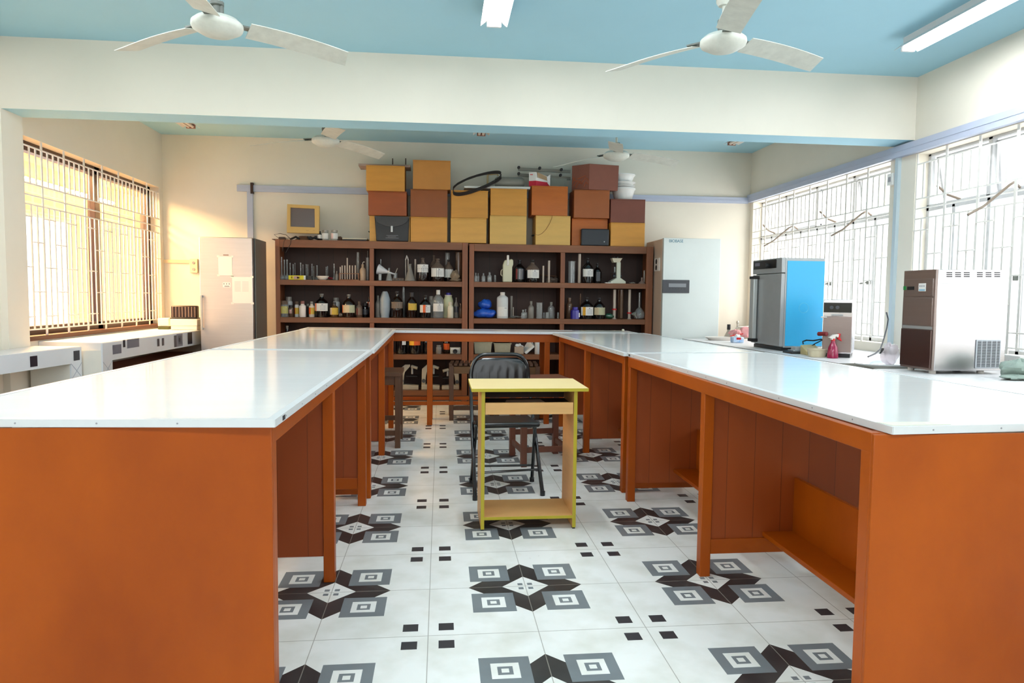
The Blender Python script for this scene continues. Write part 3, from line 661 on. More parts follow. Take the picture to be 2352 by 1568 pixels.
# ------------------------------------------------------------------ bottles and glassware
def place(px, top, wid, z, Y):
    P = at(px, 700, y=Y); s = mpp(Vector((P.x, Y, z))); H = at(px, top, y=Y).z - z
    return P.x, H, wid / 2 * s
PROF = {
 'winchester': lambda R, H: [(0, 0), (R * .94, 0), (R, .03 * H), (R, .53 * H), (R * .95, .60 * H), (R * .70, .70 * H), (R * .36, .78 * H), (R * .29, .81 * H), (R * .28, .89 * H)],
 'shoulder': lambda R, H: [(0, 0), (R * .95, 0), (R, .02 * H), (R, .60 * H), (R * .93, .67 * H), (R * .55, .75 * H), (R * .38, .79 * H), (R * .37, .88 * H)],
 'jar': lambda R, H: [(0, 0), (R * .95, 0), (R, .03 * H), (R, .70 * H), (R * .93, .76 * H), (R * .72, .80 * H), (R * .70, .84 * H)],
 'slim': lambda R, H: [(0, 0), (R * .95, 0), (R, .02 * H), (R, .66 * H), (R * .9, .71 * H), (R * .55, .77 * H), (R * .5, .86 * H)],
 'pet': lambda R, H: [(0, 0), (R * .9, 0), (R, .03 * H), (R, .52 * H), (R * .97, .60 * H), (R * .82, .70 * H), (R * .55, .79 * H), (R * .30, .84 * H), (R * .29, .87 * H)],
 'squeeze': lambda R, H: [(0, 0), (R * .97, 0), (R, .02 * H), (R, .56 * H), (R * .93, .64 * H), (R * .6, .74 * H), (R * .34, .78 * H), (R * .34, .80 * H)],
 'cone_top': lambda R, H: [(0, 0), (R * .82, 0), (R * .8, .04 * H), (R, .30 * H), (R, .70 * H), (R * .62, .93 * H), (R * .42, H), (0, H)],
 'tiny': lambda R, H: [(0, 0), (R * .95, 0), (R, .04 * H), (R, .55 * H), (R * .85, .66 * H), (R * .38, .74 * H), (R * .36, .86 * H)],
}
CAPS = {'winchester': ('knob', .30, .86), 'shoulder': ('flat', .42, .84), 'jar': ('flat', .80, .80), 'slim': ('flat', .58, .82), 'pet': ('flat', .34, .84), 'squeeze': ('none', 0, 0), 'cone_top': ('none', 0, 0), 'tiny': ('knob', .42, .82)}
def bottle(label, kind, px, top, wid, z, dy, body, cap=None, lab=None, cat='bottle', group=None, name='bottle', dust=None, face=1.15, extra=None, capk=None):
    Y = YF + dy; x, H, R = place(px, top, wid, z, Y); c = (x, Y, z + .0005); t = thing(name, label, cat, c, 0, group)
    MB().lathe(PROF[kind](R, H), c, 22).build('body', body, t)
    ck, cr, cz = capk or CAPS[kind]
    if cap and ck != 'none':
        m = MB()
        if ck == 'knob': m.lathe([(R * cr * .85, cz * H), (R * cr, cz * H + .02 * H), (R * cr * .8, .92 * H), (R * cr * 1.1, .95 * H), (R * cr * 1.05, .985 * H), (0, H)], c, 16)
        else: m.lathe([(R * cr, cz * H), (R * cr * 1.02, cz * H + .01), (R * cr, H - .002), (R * cr * .9, H), (0, H)], c, 18)
        m.build('cap', cap, t)
    if dust:                                   # dust lying on the shoulder
        pr = [(r * 1.012, zz + .0006) for r, zz in PROF[kind](R, H) if zz >= .52 * H]; MB().lathe(pr, c, 22).build('dust', dust, t)
    if lab:
        y0, y1, segs = lab; z1 = at(px, y0, y=Y - R).z - c[2]; z0 = at(px, y1, y=Y - R).z - c[2]
        m = MB(); tot = sum(f for f, _ in segs); a = -face; ms = []
        for f, mm in segs:
            if mm not in ms: ms.append(mm)
            da = 2 * face * f / tot; m.arc((x, Y, c[2]), R * 1.015, z0, z1, a, a + da, 6, ms.index(mm)); a += da
        lb = m.build('label_wrap', ms, t)
        if extra:
            p = MB(); k = z1 - z0
            for u in (.18, .34, .5, .66): p.arc((x, Y, c[2]), R * 1.019, z0 + k * u, z0 + k * (u + .05), -face * .1, face * .62, 5)
            p.arc((x, Y, c[2]), R * 1.019, z0 + k * .78, z0 + k * .9, face * .1, face * .3, 3); p.build('print', M_print, lb)
    return t
G1, G2, G3, G4 = 'things on the upper shelf of the unit beside the stainless fridge', 'things on the second shelf of the unit beside the stainless fridge', 'things on the upper shelf of the unit beside the medical fridge', 'things on the second shelf of the unit beside the medical fridge'
z1_, z2_, z3_, z4_ = SH
# upper shelf, first bay: flasks with long thin necks
a_ = lambda x: 640 + x / 10.69
b_ = lambda y, o=560: o + y / 10.69
FL = [(85, 320, 26), (152, 392, 28), (218, 388, 26), (290, 470, 20), (366, 500, 20), (411, 470, 16), (550, 460, 22), (606, 510, 18), (686, 500, 20), (724, 505, 16), (828, 490, 22), (868, 550, 16), (951, 530, 20), (1174, 565, 18), (1208, 550, 18), (1368, 485, 24)]
ORD = 'first second third fourth fifth sixth seventh eighth ninth tenth eleventh twelfth thirteenth fourteenth fifteenth sixteenth'.split()
for i, (fx, ft, fw) in enumerate(FL):
    Y = YF + ((.06, .14, .07)[i] if i < 3 else (.14, .205, .27)[i % 3]); x, H, R = place(a_(fx), b_(ft), (fw + 10) / 10.69, z1_, Y)
    big = .030 if i < 3 else .024
    MB().lathe([(0, 0), (big * .7, 0), (big, .3 * big + .01), (big * .97, big * .9), (big * .55, big * 1.6), (R, big * 2.1), (R * .9, H - .012), (R * 1.15, H - .01), (R * 1.15, H)], (x, Y, z1_ + .0005), 14).build('long_neck_flask', M_gl if i != 1 else M_gl, label='long thin-necked glass flask, %s from the fridge end of the upper shelf' % ORD[i], cat='flask', group='long-necked flasks at the back of the upper shelf')
t = thing('carton', 'small bright yellow carton lying at the front of the upper shelf', 'box', (at(a_(455), 700, y=YF + .05).x, YF + .07, z1_))
xa, xb = at(a_(250), 700, y=YF + .03).x, at(a_(660), 700, y=YF + .03).x
MB().box(xa, xb, YF + .03, YF + .10, z1_ + .0005, z1_ + .048).build('body', M_ylbox, t, bevel=.002)
MB().box(xa + (xb - xa) * .30, xa + (xb - xa) * .60, YF + .0292, YF + .03, z1_ + .008, z1_ + .040).build('printed_panel', M_pinkp, t)
MB().box(xb - (xb - xa) * .09, xb + .0006, YF + .0292, YF + .1, z1_ + .001, z1_ + .047).build('end_flap', M_paper, t)
MB().box(xa + .028, xa + .042, YF + .0292, YF + .03, z1_ + .014, z1_ + .036).box(xb - .09, xb - .06, YF + .0292, YF + .03, z1_ + .014, z1_ + .034).build('print', mat('brown_ink', srgb(150, 110, 20), .6), t)
tag(MB().hexa([(xb + .012, YF + .06, z1_ + .0005), (xb + .07, YF + .05, z1_ + .0005), (xb + .07, YF + .11, z1_ + .0005), (xb + .012, YF + .12, z1_ + .0005), (xb + .008, YF + .06, z1_ + .05), (xb + .066, YF + .05, z1_ + .045), (xb + .066, YF + .11, z1_ + .045), (xb + .008, YF + .12, z1_ + .05)]).build('small_box', M_dark), 'small black box tilted against the yellow carton', 'box', G1)
P = at(a_(1072), b_(862), y=YF + .055); tag(MB().lathe([(.0, 0), (.032, 0), (.036, .003), (.056, .018), (.07, .042), (.073, .046), (.067, .046), (.05, .018), (0, .008)], (P.x, YF + .075, z1_ + .0005), 28).build('dish', mat('white_porcelain', srgb(240, 232, 220), .25)), 'white porcelain evaporating dish at the front of the upper shelf', 'dish', G1)
P = at(a_(1275), 640, y=YF + .15); tag(MB().tube([(P.x - .06, YF + .16, z1_ + .03), (P.x + .03, YF + .15, z1_ + .022)], .011, 10).build('pestle_handle', mat('dark_red_plastic', srgb(140, 24, 36), .4)), 'dark red rod lying behind the white dish', 'rod', G1)
bottle('small dusty stoppered bottle between the white dish and the tube rack', 'tiny', a_(1432), b_(665), 7, z1_, .08, M_gl_d, M_gl_d, group=G1)
# test-tube rack
xa, xb = at(a_(1492), 700, y=YF + .05).x, at(a_(1975), 700, y=YF + .05).x; zt = at(a_(1700), b_(722), y=YF + .05).z
t = thing('tube_rack', 'low wooden test tube rack holding a row of pale tubes on the upper shelf', 'rack', ((xa + xb) / 2, YF + .065, z1_), 0, G1)
M_rk = mat('bare_wood_rack', srgb(150, 96, 62), .6, var=.2)
MB().box(xa, xb, YF + .035, YF + .095, z1_ + .0005, z1_ + .010).build('rack_base', M_rk, t); MB().box(xa, xb, YF + .045, YF + .05, zt - .006, zt).box(xa, xb, YF + .08, YF + .085, zt - .006, zt).build('rack_bar', M_rk, t)
for x in (xa, xb - .008): MB().box(x, x + .008, YF + .04, YF + .09, z1_ + .01, zt + .003).build('rack_end', M_rk, t)
M_milk = glass('frosted_tube', (.9, .85, .8, 1), .62, (.72, .6, .5, 1), .25)
for i, (fx, ft) in enumerate(((1518, 565), (1566, 530), (1632, 530), (1690, 345), (1750, 525), (1815, 530), (1886, 525))):
    x, H, R = place(a_(fx), b_(ft), 2.9, z1_ + .0105, YF + .065)
    MB().lathe([(0, 0), (R * .6, .002), (R, .009), (R, H - .003), (R * 1.15, H - .002), (R * 1.15, H)], (x, YF + .065, z1_ + .0105), 10).build('test_tube', M_milk, label=('the only tall pale tube standing in the low wooden test tube rack' if i == 3 else 'pale frosted test tube, %s from the dish end of the low wooden rack' % ORD[i]), cat='test tube', group='tubes in the wooden rack')
def cyl_glass(label, px, top, wid, z, dy, m=M_gl, foot=True, cat='glass cylinder', name='measuring_cylinder', group=None, flange=False):
    Y = YF + dy; x, H, R = place(px, top, wid, z, Y); f = R * 1.5 if foot else R
    pr = [(0, 0), (f, 0), (f, .006), (R, .012), (R, H - .004), (R * (1.25 if flange else 1.06), H - .003), (R * (1.25 if flange else 1.06), H)] if foot or flange else [(0, 0), (R * .7, .001), (R, .008), (R, H)]
    return MB().lathe(pr, (x, Y, z + .0005), 16).build(name, m, label=label, cat=cat, group=group)
cyl_glass('tall wide glass tube standing behind the low wooden test tube rack', a_(1950), b_(205), 7.0, z1_, .22, foot=False, name='boiling_tube', cat='glass tube', group=G1)
x, H, R = place(a_(2070), b_(500), 14, z1_, YF + .075); t = thing('wash_bottle', 'milky wash bottle with a bent spout beside the tube rack', 'bottle', (x, YF + .075, z1_), 0, G1)
M_wash = mat('grubby_milky_plastic', srgb(176, 150, 124), .5, var=.15, scale=20)
MB().lathe(PROF['squeeze'](R, H * 1.04), (x, YF + .075, z1_ + .0005), 22).build('body', M_wash, t)
MB().cyl((x, YF + .075, z1_ + H * .80), R * .42, H * .2, 16).build('cap', M_wash, t); zt = at(a_(2080), b_(437), y=YF + .075).z
MB().tube([(x, YF + .075, z1_ + H), (x + .0, YF + .075, zt - .012), (x + .008, YF + .075, zt - .002), (x + .022, YF + .075, zt - .004)], .0035, 8).build('spout', M_wcap, t)
cyl_glass('tall flanged glass cylinder squeezed against the middle post of the upper shelf', a_(2185), b_(335), 7.6, z1_, .16, flange=True, group=G1)
P0, P1 = at(a_(2187), b_(340), y=YF + .16), at(a_(2181), b_(170), y=YF + .17)
tag(MB().tube([(P0.x, YF + .16, z1_ + .013), (P1.x, YF + .17, P1.z)], .0025, 6).build('glass_rod', M_gl_d), 'thin rod standing up out of the flanged glass cylinder', 'rod', G1)
# upper shelf, second bay
c_ = lambda x: 850 + x / 10.453
d_ = lambda y, o=560: o + y / 10.453
P0, P1 = at(c_(180), d_(590), y=YF + .10), at(c_(590), d_(712), y=YF + .07)
v = Vector((P1.x - P0.x, -.02, P1.z - P0.z)); L = v.length
tag(MB().lathe([(.059, 0), (.061, .004), (.013, L * .62), (.007, L), (.0045, L), (.010, L * .62), (.056, .006)], (P0.x, YF + .13, P0.z - .006), 26, dirn=v).build('funnel', mat('white_funnel_plastic', srgb(222, 220, 222), .45)), 'white plastic funnel lying on its side on the upper shelf', 'funnel', G1)
cyl_glass('thin glass tube rising behind the white funnel', c_(258), d_(370), 3.6, z1_, .27, foot=False, name='test_tube', cat='glass tube', group=G1)
cyl_glass('small glass vial standing under the mouth of the white funnel', c_(240), d_(720), 7.6, z1_, .045, foot=False, name='glass_vial', cat='vial', group=G1)
def conical(label, px, top, wid, z, dy, m, nk=.24, group=None):
    Y = YF + dy; x, H, R = place(px, top, wid, z, Y)
    return MB().lathe([(0, 0), (R * .95, 0), (R, .03 * H), (R * .95, .10 * H), (R * nk, .80 * H), (R * nk * .95, .95 * H), (R * nk * 1.25, H)], (x, Y, z + .0005), 24).build('conical_flask', m, label=label, cat='flask', group=group)
conical('small clear conical flask in front of the white funnel', c_(458), d_(578), 15, z1_, .06, M_gl, .26, G1)
xa, xb = at(c_(545), 700, y=YF + .06).x, at(c_(812), 700, y=YF + .06).x
hb = MB().box(xa, xb, YF + .06, YF + .11, z1_ + .0005, z1_ + .033)
for fx in (595, 675, 745): hb.cyl((at(c_(fx), 700, y=YF + .06).x, YF + .0605, z1_ + .017), .0085, .0015, 14, mi=1, dirn=(0, -1, 0))
tag(hb.build('holed_block', [mat('grey_wood_block', srgb(96, 78, 64), .7), M_dark]), 'grey block with three dark holes on the upper shelf', 'block', G1)
cyl_glass('clear glass beaker behind the grey block with three holes', c_(604), d_(698), 10.5, z1_, .15, foot=False, name='beaker', cat='beaker', group=G1)
P0, P1 = at(c_(600), d_(695), y=YF + .14), at(c_(657), d_(583), y=YF + .14)
tag(MB().tube([(P0.x - .035, YF + .15, z1_ + .004), (P1.x, YF + .15, P1.z)], .005, 8).build('glass_rod', M_milk), 'pale rod leaning out of the beaker behind the grey block', 'rod', G1)
conical('large dusty conical flask at the middle of the upper shelf', c_(958), d_(480), 25, z1_, .075, M_gl_d, .27, G1)
Y = YF + .26; P0, P1, P2 = at(c_(855), d_(670), y=Y), at(c_(855), d_(390), y=Y), at(c_(893), d_(268), y=Y)
t = thing('jointed_tube', 'two clipped-together glass tubes standing behind the large conical flask', 'glass tube', (P0.x, Y, z1_), 0, G1)
MB().tube([(P0.x, Y, z1_ + .001), (P1.x, Y, P1.z)], .007, 10).build('tube', M_milk, t); MB().tube([(P0.x + .028, Y, z1_ + .001), (P1.x + .028, Y, P1.z)], .008, 10).build('tube', M_milk, t)
MB().tube([(P1.x - .002, Y, P1.z), (P2.x - .004, Y, P2.z - .004), (P2.x + .004, Y, P2.z - .03), (P1.x + .030, Y, P1.z - .002)], .007, 10).build('clip', M_foam, t)
cyl_glass('thin glass tube beside the large dusty conical flask', c_(1085), d_(368), 4.2, z1_, .25, M_milk, foot=False, name='test_tube', cat='glass tube', group=G1)
bottle('big dark reagent bottle with a grey dust cap and floating white label, upper shelf', 'winchester', c_(1265), d_(330), 27, z1_, .08, M_amber, M_dust, (d_(490), d_(678), [(1, M_lab_w)]), group=G1, dust=M_dust, extra=1)
bottle('big dark reagent bottle with a dusty sloping shoulder, nearest the shelf edge', 'winchester', c_(1620), d_(348), 31, z1_, .075, M_amber, M_dust, (d_(582), d_(785), [(1, M_lab_w)]), group=G1, dust=M_dust, extra=1)
bottle('dark stoppered bottle hidden behind the dusty-shouldered reagent bottle', 'winchester', c_(1530), d_(262), 18, z1_, .24, M_amber, M_dust, group=G1, dust=M_dust)
bottle('dark reagent bottle partly behind the crumpled brown bag', 'winchester', c_(1880), d_(370), 22, z1_, .15, M_black_gl, M_cap_d, (d_(605), d_(805), [(1, M_lab_w)]), group=G1, dust=M_dust)
cyl_glass('tall glass cylinder standing behind the bottle by the crumpled bag', c_(1855), d_(213), 11.5, z1_, .28, foot=True, group=G1)
cyl_glass('wide brown-tinted glass jar in the corner of the upper shelf', c_(2125), d_(205), 16.5, z1_, .22, M_gl_br, foot=False, name='tall_jar', cat='jar', group=G1)
P = at(c_(2045), 700, y=YF + .06); b = MB().blob((P.x, YF + .085, z1_ + .062), .05, .045, .062, 3, .2).blob((P.x, YF + .075, z1_ + .018), .068, .05, .018, 5, .15)
tag(b.build('paper_bag', M_kraft), 'crumpled brown paper bag in the corner of the upper shelf', 'bag', G1)
# second shelf, first bay
e_ = lambda y: 650 + y / 10.69
bottle('squat jar with a yellow-green label at the fridge end of the second shelf', 'jar', a_(135), e_(430), 18.5, z2_, .07, M_gl, M_dust, (e_(568), e_(745), [(1, M_lab_g)]), 'jar', G2, 'jar', face=1.3, capk=('flat', .84, .76))
bottle('white-banded jar standing behind the yellow-green labelled one', 'jar', a_(250), e_(335), 17, z2_, .24, M_trans, M_gl_d, None, 'jar', G2, 'jar')
bottle('little brown bottle with a pink label on the second shelf', 'jar', a_(310), e_(540), 13, z2_, .12, M_gl_br, M_cap_d, (e_(650), e_(745), [(.25, M_gl_br), (.6, M_pinkp), (.5, M_gl_br)]), group=G2)
bottle('small white jar with a yellow and orange label, dark lid', 'jar', a_(447), e_(450), 10, z2_, .09, M_trans, M_dust, (e_(605), e_(760), [(.3, M_lab_o), (.8, M_lab_y)]), 'jar', G2, 'jar', face=1.4)
bottle('white bottle with a pinkish shoulder near the front of the second shelf', 'slim', a_(588), e_(440), 15.5, z2_, .06, mat('chalk_white_plastic', srgb(234, 222, 214), .5), mat('pinkish_cap', srgb(150, 96, 88), .5, var=.2), None, group=G2)
bottle('dark jar behind the pink-shouldered white bottle', 'jar', a_(715), e_(508), 9, z2_, .2, M_cap_d, M_gl_d, None, 'jar', G2, 'jar')
bottle('slender bottle with an orange and yellow label beside the largest black bottle', 'slim', a_(812), e_(450), 12.6, z2_, .055, mat('pale_bottle', srgb(214, 200, 182), .4), M_gl_d, (e_(600), e_(765), [(.7, M_lab_o), (1, M_lab_y)]), group=G2, face=1.4)
bottle('largest black bottle of the second shelf, white label with an orange bar', 'winchester', a_(1058), e_(255), 31, z2_, .08, M_black_gl, M_gl_d, (e_(497), e_(685), [(.1, M_lab_w), (.16, M_lab_o), (1, M_lab_w)]), group=G2, extra=1)
bottle('white jar standing behind the brown bottle with a yellow label', 'jar', a_(1415), e_(355), 17, z2_, .25, M_trans, M_gl_d, None, 'jar', G2, 'jar')
bottle('brown medicine bottle with a yellow label and black cap', 'shoulder', a_(1365), e_(470), 19, z2_, .07, mat('brown_glass', srgb(70, 48, 24), .12, spec=.8), M_cap_d, (e_(605), e_(775), [(.5, M_lab_c), (1, M_lab_y)]), group=G2, face=1.35)
P = at(a_(1525), 700, y=YF + .1); tag(MB().lathe([(0, 0), (.018, .002), (.026, .012), (.026, .07), (.012, .085), (.012, .10), (0, .10)], (P.x, YF + .07, z2_ + .0275), 16, dirn=(0, 1, .0)).build('lying_bottle', M_gl_br), 'small dark bottle lying on its side, its round base facing out', 'bottle', G2)
bottle('big dark bottle with a cream label edged in orange, second shelf', 'winchester', a_(1725), e_(270), 30, z2_, .08, M_amber, M_gl_d, (e_(540), e_(728), [(.16, M_lab_o), (.8, M_lab_c), (.7, M_lab_gg)]), group=G2)
bottle('grey-brown dusty bottle between the cream-labelled bottle and a dark jar', 'shoulder', a_(1978), e_(448), 15, z2_, .09, M_gl_br, M_dust, (e_(620), e_(780), [(.22, M_lab_c), (.3, M_redb), (1, M_lab_gr)]), group=G2, dust=M_dust)
bottle('dark jar standing near the middle post of the second shelf', 'jar', a_(2125), e_(490), 15, z2_, .16, M_black_gl, M_cap_d, (e_(640), e_(770), [(1, M_dgrey)]), 'jar', G2, 'jar')
bottle('brown bottle half hidden behind the middle post, white and red label', 'winchester', a_(2215), e_(330), 12, z2_, .24, M_amber, M_gl_br, (e_(458), e_(590), [(.7, M_lab_w), (.4, M_lab_o), (1, M_lab_w)]), group=G2)
# second shelf, second bay
f_ = lambda y: 650 + y / 10.453
bottle('clear empty bottle next to the middle post of the second shelf', 'shoulder', c_(192), f_(298), 13, z2_, .11, M_gl_d, M_gl_d, None, group=G2)
bottle('blue-grey plastic bottle with a slanted white top', 'cone_top', c_(358), f_(200), 24, z2_, .08, M_bgrey, None, None, group=G2)
bottle('dark bottle with a plain faded brown label', 'winchester', c_(650), f_(190), 28, z2_, .08, M_amber, M_cap_d, (f_(450), f_(605), [(1, M_lab_gr)]), group=G2)
cyl_glass('tall glass cylinder reaching the board above, behind the faded-label bottle', c_(803), f_(90), 6.4, z2_, .27, M_gl, group=G2)
bottle('dark bottle with a yellow label wrapped to one side', 'winchester', c_(1000), f_(220), 25, z2_, .08, M_amber, M_cap_d, (f_(488), f_(648), [(.3, M_amber), (1, M_lab_y)]), group=G2, capk=('flat', .42, .82))
bottle('black bottle whose white label has one orange bar in the middle', 'winchester', c_(1325), f_(285), 26, z2_, .07, M_black_gl, M_cap_d, (f_(525), f_(706), [(.5, M_lab_w), (.32, M_lab_o), (.7, M_lab_w)]), group=G2, extra=1)
bottle('pale glass jar behind the clear white-capped bottle', 'jar', c_(1470), f_(310), 14, z2_, .25, M_gl_d, M_gl_d, None, 'jar', G2, 'jar')
bottle('large clear bottle with a white screw cap and square white label', 'pet', c_(1635), f_(165), 27, z2_, .08, M_gl, M_wcap, (f_(493), f_(680), [(1, M_lab_w)]), group=G2, face=.95, extra=1)
x, H, R = place(c_(1880), f_(232), 23, z2_, YF + .17); t = thing('plastic_jug', 'cream plastic jug with a violet cap on the second shelf', 'jug', (x, YF + .17, z2_), 0, G2)
MB().lathe([(0, 0), (R * .95, 0), (R, .03 * H), (R, .62 * H), (R * .93, .74 * H), (R * .72, .84 * H), (R * .66, .88 * H)], (x, YF + .17, z2_ + .0005), 22, sy=.8).build('body', mat('yellowish_jug', srgb(206, 208, 168), .4), t)
MB().cyl((x, YF + .17, z2_ + H * .87), R * .74, H * .045, 18).build('collar', M_wcap, t); MB().cyl((x, YF + .17, z2_ + H * .915), R * .46, H * .085, 16).build('cap', M_violet, t)
bottle('small cream bottle in front of the violet-capped jug', 'slim', c_(1930), f_(450), 14, z2_, .055, M_cream, M_cream, None, group=G2)
bottle('grey dark bottle with a grey label behind the small cream bottle', 'winchester', c_(2068), f_(340), 12, z2_, .17, M_gl_d, M_gl_d, (f_(560), f_(700), [(1, M_dgrey)]), group=G2)
bottle('brown bottle in the end corner of the second shelf', 'shoulder', c_(2172), f_(490), 7, z2_, .12, M_gl_br, M_gl_br, None, group=G2)
# upper shelf of the other unit, first bay
g_ = lambda x: 1080 + x / 10.69
h_ = lambda y: 565 + y / 10.69
i_ = lambda y: 655 + y / 10.69
for k, (fx, ft, fw, dy, lb) in enumerate(((132, 655, 7.2, .05, 'little clear dropper bottle touching the end post, upper shelf'), (190, 662, 6, .09, 'little clear dropper bottle behind the one touching the end post'), (320, 660, 9, .06, 'little clear dropper bottle standing alone, flat stopper'), (470, 638, 10, .055, 'little clear dropper bottle with a pointed stopper'))):
    bottle(lb, 'tiny', g_(fx), h_(ft), fw, z1_, dy, M_gl, M_gl, None, group='little dropper bottles', capk=('knob', .42 if k < 3 else .5, .78))
cyl_glass('tiny empty glass beside the pointed-stopper dropper bottle', g_(605), h_(712), 5, z1_, .12, foot=False, name='glass_vial', cat='vial', group=G3)
Y = YF + .10; xa, xb = at(g_(795), 700, y=YF + .05).x, at(g_(1050), 700, y=YF + .05).x; H = at(g_(920), h_(215), y=Y).z - z1_; w = xb - xa
t = thing('jerrycan', 'pale cream jerrycan with a white neck on the upper shelf', 'jerrycan', ((xa + xb) / 2, Y, z1_), 0, G3)
MB().prism([(xa, z1_ + .0005), (xb - .012, z1_ + .0005), (xb - .012, z1_ + H * .55), (xb, z1_ + H * .65), (xb, z1_ + H * .80), (xb - .02, z1_ + H * .85), (xb - .05, z1_ + H * .82), (xa + .05, z1_ + H * .82), (xa + .02, z1_ + H * .80), (xa, z1_ + H * .62)], YF + .05, YF + .15, 'y').build('body', mat('pale_cream_plastic', srgb(206, 202, 172), .4, var=.06), t, bevel=.012, bseg=3)
MB().box(xa + w * .36, xa + w * .58, YF + .042, YF + .075, z1_ + H * .60, z1_ + H * .985).build('neck', M_wcap, t, bevel=.008)
MB().tube([(xa + .01, Y, z1_ + .06), (xa - .018, Y, z1_ + .09), (xa - .016, Y, z1_ + .13), (xa + .004, Y, z1_ + .155)], .007, 8).build('handle', M_cream, t)
bottle('black bottle without a visible label beside the jerrycan', 'winchester', g_(1205), h_(335), 27, z1_, .13, M_black_gl, M_cap_d, (h_(555), h_(810), [(.12, M_black_gl), (.12, M_redb), (.3, M_black_gl), (.14, M_dgrey), (.14, M_black_gl)]), group=G3)
bottle('black bottle with a big white label and dusty shoulder, two places from the jerrycan', 'winchester', g_(1520), h_(335), 31, z1_, .08, M_black_gl, M_cap_d, (h_(580), h_(782), [(.12, M_black_gl), (1.2, M_lab_w)]), group=G3, dust=M_dust, extra=1)
cyl_glass('short pale tube beside the big white-labelled black bottle', g_(1783), h_(485), 4.2, z1_, .06, M_milk, foot=False, name='test_tube', cat='glass tube', group=G3)
cyl_glass('long pale tube near the middle post of the upper shelf', g_(1923), h_(358), 5.2, z1_, .06, M_milk, foot=False, name='test_tube', cat='glass tube', group=G3)
P = at(g_(1990), 700, y=YF + .14); tag(MB().blob((P.x, YF + .16, z1_ + .03), .06, .05, .03, 8, .25).blob((P.x + .05, YF + .16, z1_ + .032), .030, .05, .032, 9, .2).build('crumpled_paper', mat('grey_brown_paper', srgb(104, 90, 80), .8, bump=.4, scale=16)), 'crumpled grey-brown paper behind the two pale tubes', 'paper', G3)
P0, P1 = at(g_(1715), h_(695), y=YF + .24), at(g_(2120), h_(752), y=YF + .12)
tag(MB().tube([(P0.x, YF + .24, z1_ + .095), (P1.x, YF + .10, z1_ + .078)], .006, 8).build('wooden_stick', M_dwood), 'thin wooden stick slanting over the crumpled paper', 'stick', G3)
# second shelf of the other unit, first bay
P = at(g_(365), 700, y=YF + .07); q = at(g_(395), i_(455), y=YF + .09)
tag(MB().blob((P.x, YF + .10, z2_ + .053), .138, .075, .055, 11, .10, flat=.15).build('bag', M_bluebag), 'lower of two blue plastic bags stacked on the second shelf', 'bag', 'stacked blue bags')
tag(MB().blob((q.x - .01, YF + .12, q.z - .008), .08, .06, .056, 12, .12).build('bag', M_bluebag), 'upper blue plastic bag resting on the other one', 'bag', 'stacked blue bags')
Y = YF + .08; x, H, R = place(g_(792), i_(170), 26, z2_, Y); t = thing('plastic_bottle', 'tall milky plastic bottle with a white cap and white label', 'bottle', (x, Y, z2_), 0, G4)
MB().lathe([(0, 0), (R * .96, 0), (R, .015 * H), (R, .76 * H), (R * .93, .81 * H), (R * .5, .875 * H), (R * .40, .89 * H)], (x, Y, z2_ + .0005), 24, sy=.75).build('body', M_trans, t, bevel=0)
MB().cyl((x, Y, z2_ + .88 * H), R * .42, .12 * H, 18).build('cap', M_wcap, t)
la, lb_ = at(g_(690), i_(530), y=Y - R * .75), at(g_(915), i_(760), y=Y - R * .75); m = MB()
for i in range(9): pass
vs = []; n = 10
for i in range(n + 1):
    a = -PI / 2 - .95 + 1.9 * i / n
    for z in (lb_.z, la.z): vs.append((x + R * 1.012 * math.cos(a), Y + R * .76 * math.sin(a), z))
m.add(vs, [(2 * i, 2 * i + 2, 2 * i + 3, 2 * i + 1) for i in range(n)]); l = m.build('label_wrap', M_lab_w, t)
MB().box(x + R * .30, x + R * .72, Y - R * .74, Y - R * .735, la.z - .016, la.z - .010).build('print', M_print, l)
cyl_glass('tall glass tube with graduations beside the milky plastic bottle', g_(1010), i_(262), 6, z2_, .18, M_gl_d, foot=False, name='test_tube', cat='glass tube', group=G4)
cyl_glass('short thin tube beside the tall graduated glass tube', g_(1057), i_(535), 2.4, z2_, .16, M_milk, foot=False, name='test_tube', cat='glass tube', group=G4)
P = at(g_(1100), 700, y=YF + .07)
for i, (dx, r, dz, lb) in enumerate(((-.03, .05, 0, 'lowest watch glass of the loose pile on the second shelf'), (.045, .045, .006, 'watch glass at the bottle end of the loose pile on the second shelf'), (0, .046, .013, 'watch glass lying on top of the loose pile on the second shelf'))):
    MB().lathe([(0, 0), (r * .6, .003), (r, .012), (r, .014), (r * .6, .006), (0, .003)], (P.x + dx, YF + .09, z2_ + .0005 + dz), 20).build('watch_glass', mat('grey_watch_glass', srgb(150, 152, 148), .12) if i == 0 else bpy.data.materials['grey_watch_glass'], label=lb, cat='watch glass', group='loose pile of watch glasses')
bottle('small flat-topped clear bottle next to the watch glasses', 'tiny', g_(1300), i_(600), 9.5, z2_, .06, M_gl, M_gl, None, group=G4, capk=('flat', .5, .84))
bottle('small flat-topped clear bottle behind its twin by the watch glasses', 'tiny', g_(1360), i_(585), 9, z2_, .14, M_gl, M_gl, None, group=G4, capk=('flat', .5, .84))
bottle('tall clear stoppered bottle standing before the flanged glass jar', 'shoulder', g_(1495), i_(390), 14, z2_, .11, M_gl_d, M_gl_d, None, group=G4)
cyl_glass('flanged glass gas jar in the middle of the second shelf', g_(1700), i_(425), 14.5, z2_, .08, M_gl, foot=False, flange=True, name='gas_jar', cat='glass jar', group=G4)
cyl_glass('low clear vial just past the flanged gas jar', g_(1815), i_(670), 5.5, z2_, .14, foot=False, name='glass_vial', cat='vial', group=G4)
cyl_glass('low clear vial in front of the round-shouldered clear bottle', g_(1893), i_(662), 8, z2_, .05, foot=False, name='glass_vial', cat='vial', group=G4)
